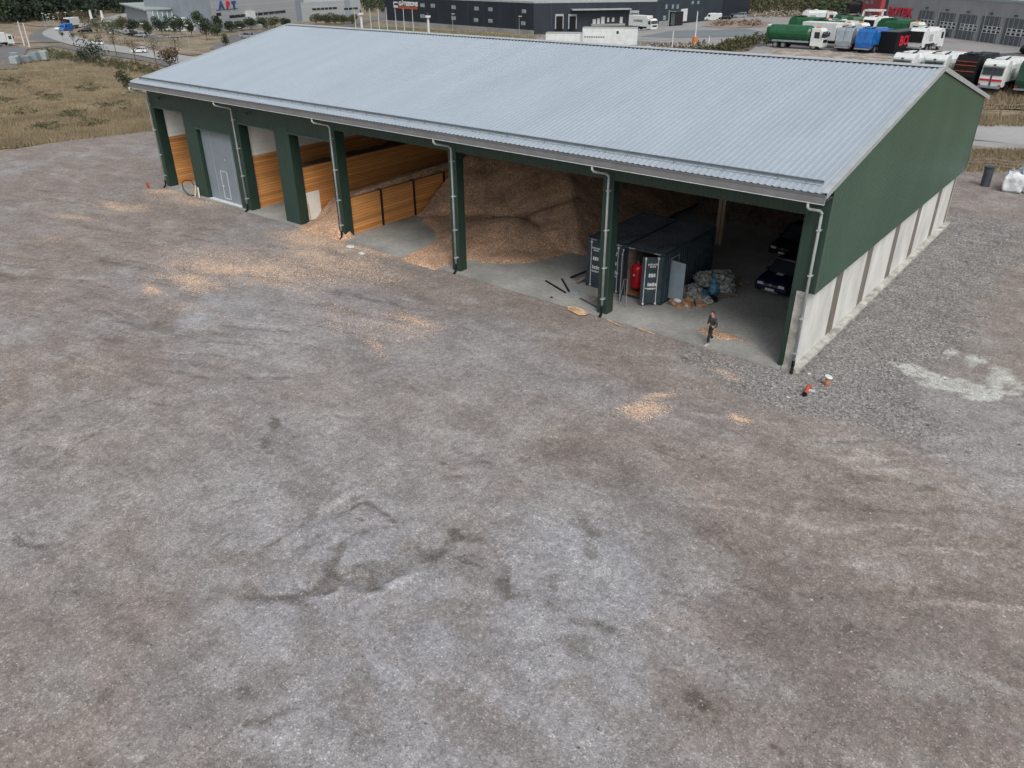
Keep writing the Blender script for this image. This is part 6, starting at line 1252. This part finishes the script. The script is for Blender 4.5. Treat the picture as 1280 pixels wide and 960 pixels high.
car('parked_car', 'dark low car right of the white delivery van', 'car', G(906, 25), R(190), 'blackcar', 'hatch', detail=False); car('parked_car', 'dark blue estate car in the row by the scrub slope', 'car', G(915, 22), R(200), 'bluecar', 'suv', detail=False); car('parked_car', 'silver car at the right end of the row by the scrub slope', 'car', G(925, 22.5), R(195), 'silver', 'minivan', detail=False)
t = thing('grey_shed', 'small grey kiosk beside the white warehouse gate', 'shed', G(864, 26)); MB().box(-1.2, 1.2, -1.2, 1.2, 0, 2.4).build('wall', 'sheet', t); MB().prism([(-1.4, 2.4), (0, 3.1), (1.4, 2.4)], -1.3, 1.3).build('roof', 'canopy', t); MB().box(-.3, .3, -1.24, -1.2, 1, 1.8).build('window', 'glass', t)
lump('green_bushes', 'dark green planting below the warehouse canopy', 'bushes', G(757, 37), 7, 1.6, 1.2, 'leaf', 31)
# vehicles on the left
car('parked_van', 'small silver van in the car park beyond the roof edge', 'van', G(309, 48), R(200), 'silver', 'minivan', detail=True)
car('driving_car', 'white car on the road nearest the roof edge', 'car', G(175, 66), R(222), 'white', 'hatch'); car('driving_car', 'white car on the road bend right of the bushes', 'car', G(121, 56.5), R(225), 'white', 'hatch'); car('driving_car', 'dark car on the road above the white ones', 'car', G(107, 41), R(240), 'blackcar', 'suv', detail=False)
car('driving_van', 'bright blue van driving on the curved road', 'van', G(83.5, 38.5), R(-60), 'tblue', 'van'); car('driving_car', 'small white car just left of the blue van', 'car', G(75.5, 37.5), R(-60), 'white', 'hatch', detail=False)
truck('white box truck following the blue van on the curved road', 90, 35.5, -60, 'white', 'blackcar', box=True, L=8, name='box_truck', group=None)
truck('white truck standing at the left picture edge on the storage lot', 1, 58, 100, 'white', 'white', box=True, L=7.5, name='box_truck', group=None)
for i, (x, y, m_, c_) in enumerate([(160, 43, 'silver', 'silver-grey'), (166, 45, 'blackcar', 'black'), (177, 46, 'silver', 'pale silver'), (205, 38.5, 'white', 'white')]):
    car('parked_car', '%s car parked %s the small glass-fronted hall' % (c_, ['at the left corner of', 'second from the left before', 'third from the left before', 'close to the front of'][i]), 'car', G(x, y), R(190+i*7), m_, 'hatch', group='cars parked by the small hall', detail=False)
# stacked pipes and pallets of blocks
sp_ = G(18, 80); rs = random.Random(8)
for k in range(9):
    dx, dy = rs.uniform(-1.6, 1.6), rs.uniform(-1, 9); q = sp_+Vector((dx-.8*dy*.3, dy, .1))
    t = thing('wrapped_pallet', 'grey wrapped pallet load, %s in the heap on the storage lot' % ['nearest', 'second nearest', 'third nearest', 'middle', 'left middle', 'right middle', 'third farthest', 'second farthest', 'farthest'][k], 'pallet load', q, rs.uniform(0, 1), 'wrapped pallet loads on the storage lot')
    hgt = rs.uniform(1.2, 2.6); MB().box(-.9, .9, -.7, .7, .14, hgt).build('wrapped_load', rs.choice(['canopy', 'sheet', 'marks', 'silver']), t, bev=.08); MB().box(-.95, .95, -.75, .75, 0, .13).build('pallet_base', 'greywood', t)
# ------------------------------------------------------------------ poles and lamps
def lamp_post(label, px, py, ptop, arm=1.0, group='street lamps along the road', m='canopy'):
    p = G(px, py); d = ray(*ptop); hd = math.hypot(p.x-CAM[0], p.y-CAM[1]); k = hd/math.hypot(d[0], d[1]); h = CAM[2]+d[2]*k-p.z
    t = thing('street_lamp', label, 'street lamp', p, 0, group); MB().tube([(0, 0, 0), (0, 0, h)], .09, 6, r2=.05).build('pole', m, t); MB().box(-.2, arm, -.22, .22, h-.05, h+.14).build('lamp_head', 'marks', t); return t
lp = [(182, 58, 179, 29.5, 'by the second white car'), (238, 64, 235, 31.5, 'tall, at the right end of the tree row before the hall roof'), (252, 48, 248, 29, 'between the trees left of the blue letters'), (140, 52, 138, 41, 'beside the first white car'), (300, 46, 298.5, 34.5, 'beside the silver van'), (326, 40, 324, 31, 'right of the silver van'), (141, 36, 140, 27, 'at the end of the wide olive bush'),
      (57, 34, 57.5, 16.5, 'leftmost of the cluster'), (60, 32, 60, 18.5, 'second of the cluster'), (64, 31, 64, 17.5, 'third of the cluster'), (62, 33, 62, 21.5, 'shortest of the cluster'), (69, 33, 69, 23, 'right of the cluster'), (75, 30, 74.5, 16, 'before the wood, left of the blue van'), (84, 28, 84.5, 15.5, 'before the wood, behind the blue van'), (94, 26, 94, 14.5, 'before the wood, right of the box truck'),
      (107, 20, 106.5, 4.5, 'tallest one before the wood'), (104, 25, 103.5, 13.5, 'right of the rust-coloured bush'), (121, 22, 120.5, 12.5, 'near the two white pylons'), (135, 15, 134, 5.5, 'with a wide head before the far road'), (67, 26, 66.5, 21, 'small one behind the cluster'), (566, 38, 566.5, 17.5, 'in front of the navy wall, left one'), (649, 43, 649, 20.5, 'in front of the navy wall, right one'), (540, 26, 540, 15, 'by the navy wall near the right white column')]
for px, py, tx_, ty_, wh_ in lp: lamp_post('street lamp %s' % wh_, px, py, (tx_, ty_))
def pole_to(name, label, cat, px, py, top, r_, m, group, r2=None, parts='pole'):
    p = G(px, py); d = ray(*top); hd = math.hypot(p.x-CAM[0], p.y-CAM[1]); k = hd/math.hypot(d[0], d[1]); h = CAM[2]+d[2]*k-p.z
    t = thing(name, label, cat, p, 0, group); MB().tube([(0, 0, -.2), (0, 0, h)], r_, 8, r2=r2 or r_*.6).build(parts, m, t); return t, h
order = ['leftmost', 'second', 'third', 'fourth', 'fifth', 'sixth', 'seventh']
for i, (xt, yt) in enumerate([(443.5, 11), (462.5, 11), (472.5, 11), (482.5, 9.5), (493.5, 11), (503.5, 11), (514.5, 12)]):
    t, h = pole_to('flagpole', 'white flagpole, %s of the seven standing behind the ridge' % order[i], 'flagpole', xt+3.5, 58, (xt, yt), .11, 'marks', 'flagpoles behind the ridge'); MB().tube([(0, 0, h), (0, 0, h+.15)], .1, 8).build('finial', 'canopy', t)
for i, (x, yt, ex) in enumerate([(452.5, 18, 'left'), (535, 21.5, 'right')]):
    t, h = pole_to('vent_column', 'thick white capped column, the %s of the two behind the ridge' % ex, 'column', x+1.5, 52, (x, yt), .42, 'marks', 'white capped columns behind the ridge', r2=.36, parts='shaft'); MB().tube([(0, 0, h-.1), (0, 0, h+.45)], .85, 12).build('cap', 'white', t); MB().tube([(0, 0, h+.45), (0, 0, h+1.3)], .2, 8).build('top_rod', 'seam', t)
for i, (px, py, tx_, ty_, r_, lb) in enumerate([(868, 57, 872, 14, .14, 'tall pale pole with an orange base in the truck yard'), (840, 61, 841.5, 38.5, .12, 'pale pole left of the one with the orange base'), (885, 63, 887, 45, .12, 'short pale pole right of the one with the orange base')]):
    t, h = pole_to('yard_pole', lb, 'pole', px, py, (tx_, ty_), r_, 'marks', 'pale poles in the truck yard')
    if i == 0: MB().tube([(0, 0, 0), (0, 0, 1.5)], .5, 10).build('base_guard', 'orange', t)
t, h = pole_to('warehouse_mast', 'tall grey mast rising in front of the warehouse canopy', 'mast', 752.5, 33, (753.5, -6), .5, 'wall_navy2', None, .5)
for i, (px, py, tx_, ty_) in enumerate([(34.5, 56.5, 26.5, 26.5), (41, 58.5, 33, 28.5)]): pole_to('timber_mast', 'tall pale leaning mast, the %s of the pair by the storage lot' % ('left', 'right')[i], 'mast', px-4, py, (tx_, ty_), .2, 'concrete', 'pale masts by the storage lot')
for i, (px, py, tx_, ty_) in enumerate([(115, 26, 112.5, 12.5), (129, 26, 126, 13)]): t, h = pole_to('white_pylon', 'white pylon sign by the far road, the %s of two' % ('left', 'right')[i], 'pylon', px, py, (tx_, ty_), .8, 'marks', 'white pylons by the far road', .35); MB().box(-1, 1, -.5, .5, 0, .8).build('footing', 'paving', t)

# ------------------------------------------------------------------ light
w = bpy.data.worlds.new('World'); scene.world = w; w.use_nodes = True; nt = w.node_tree; bg = nt.nodes['Background']
sky = nt.nodes.new('ShaderNodeTexSky'); sky.sky_type = 'NISHITA'; sky.sun_disc = False
SE, SA = R(50), R(128)                # sun azimuth clockwise from +y
sky.sun_elevation = SE; sky.sun_rotation = SA; sky.air_density = 1.6; sky.dust_density = 4; sky.ozone_density = 1.5
hs = nt.nodes.new('ShaderNodeHueSaturation'); hs.inputs['Saturation'].default_value = .38; hs.inputs['Value'].default_value = 1
nt.links.new(sky.outputs[0], hs.inputs['Color']); nt.links.new(hs.outputs[0], bg.inputs['Color']); bg.inputs['Strength'].default_value = .15
sl = bpy.data.lights.new('sun', 'SUN'); sl.energy = 1.5; sl.angle = R(22); sl.color = (1, .97, .92); so = bpy.data.objects.new('sun', sl); COL.objects.link(so)
dv = Vector((math.sin(SA)*math.cos(SE), math.cos(SA)*math.cos(SE), math.sin(SE))); so.rotation_euler = dv.to_track_quat('Z', 'Y').to_euler(); so.location = dv*80
scene.view_settings.view_transform = 'Standard'; scene.view_settings.look = 'None'; scene.view_settings.exposure = 0
scene.render.engine = 'CYCLES'
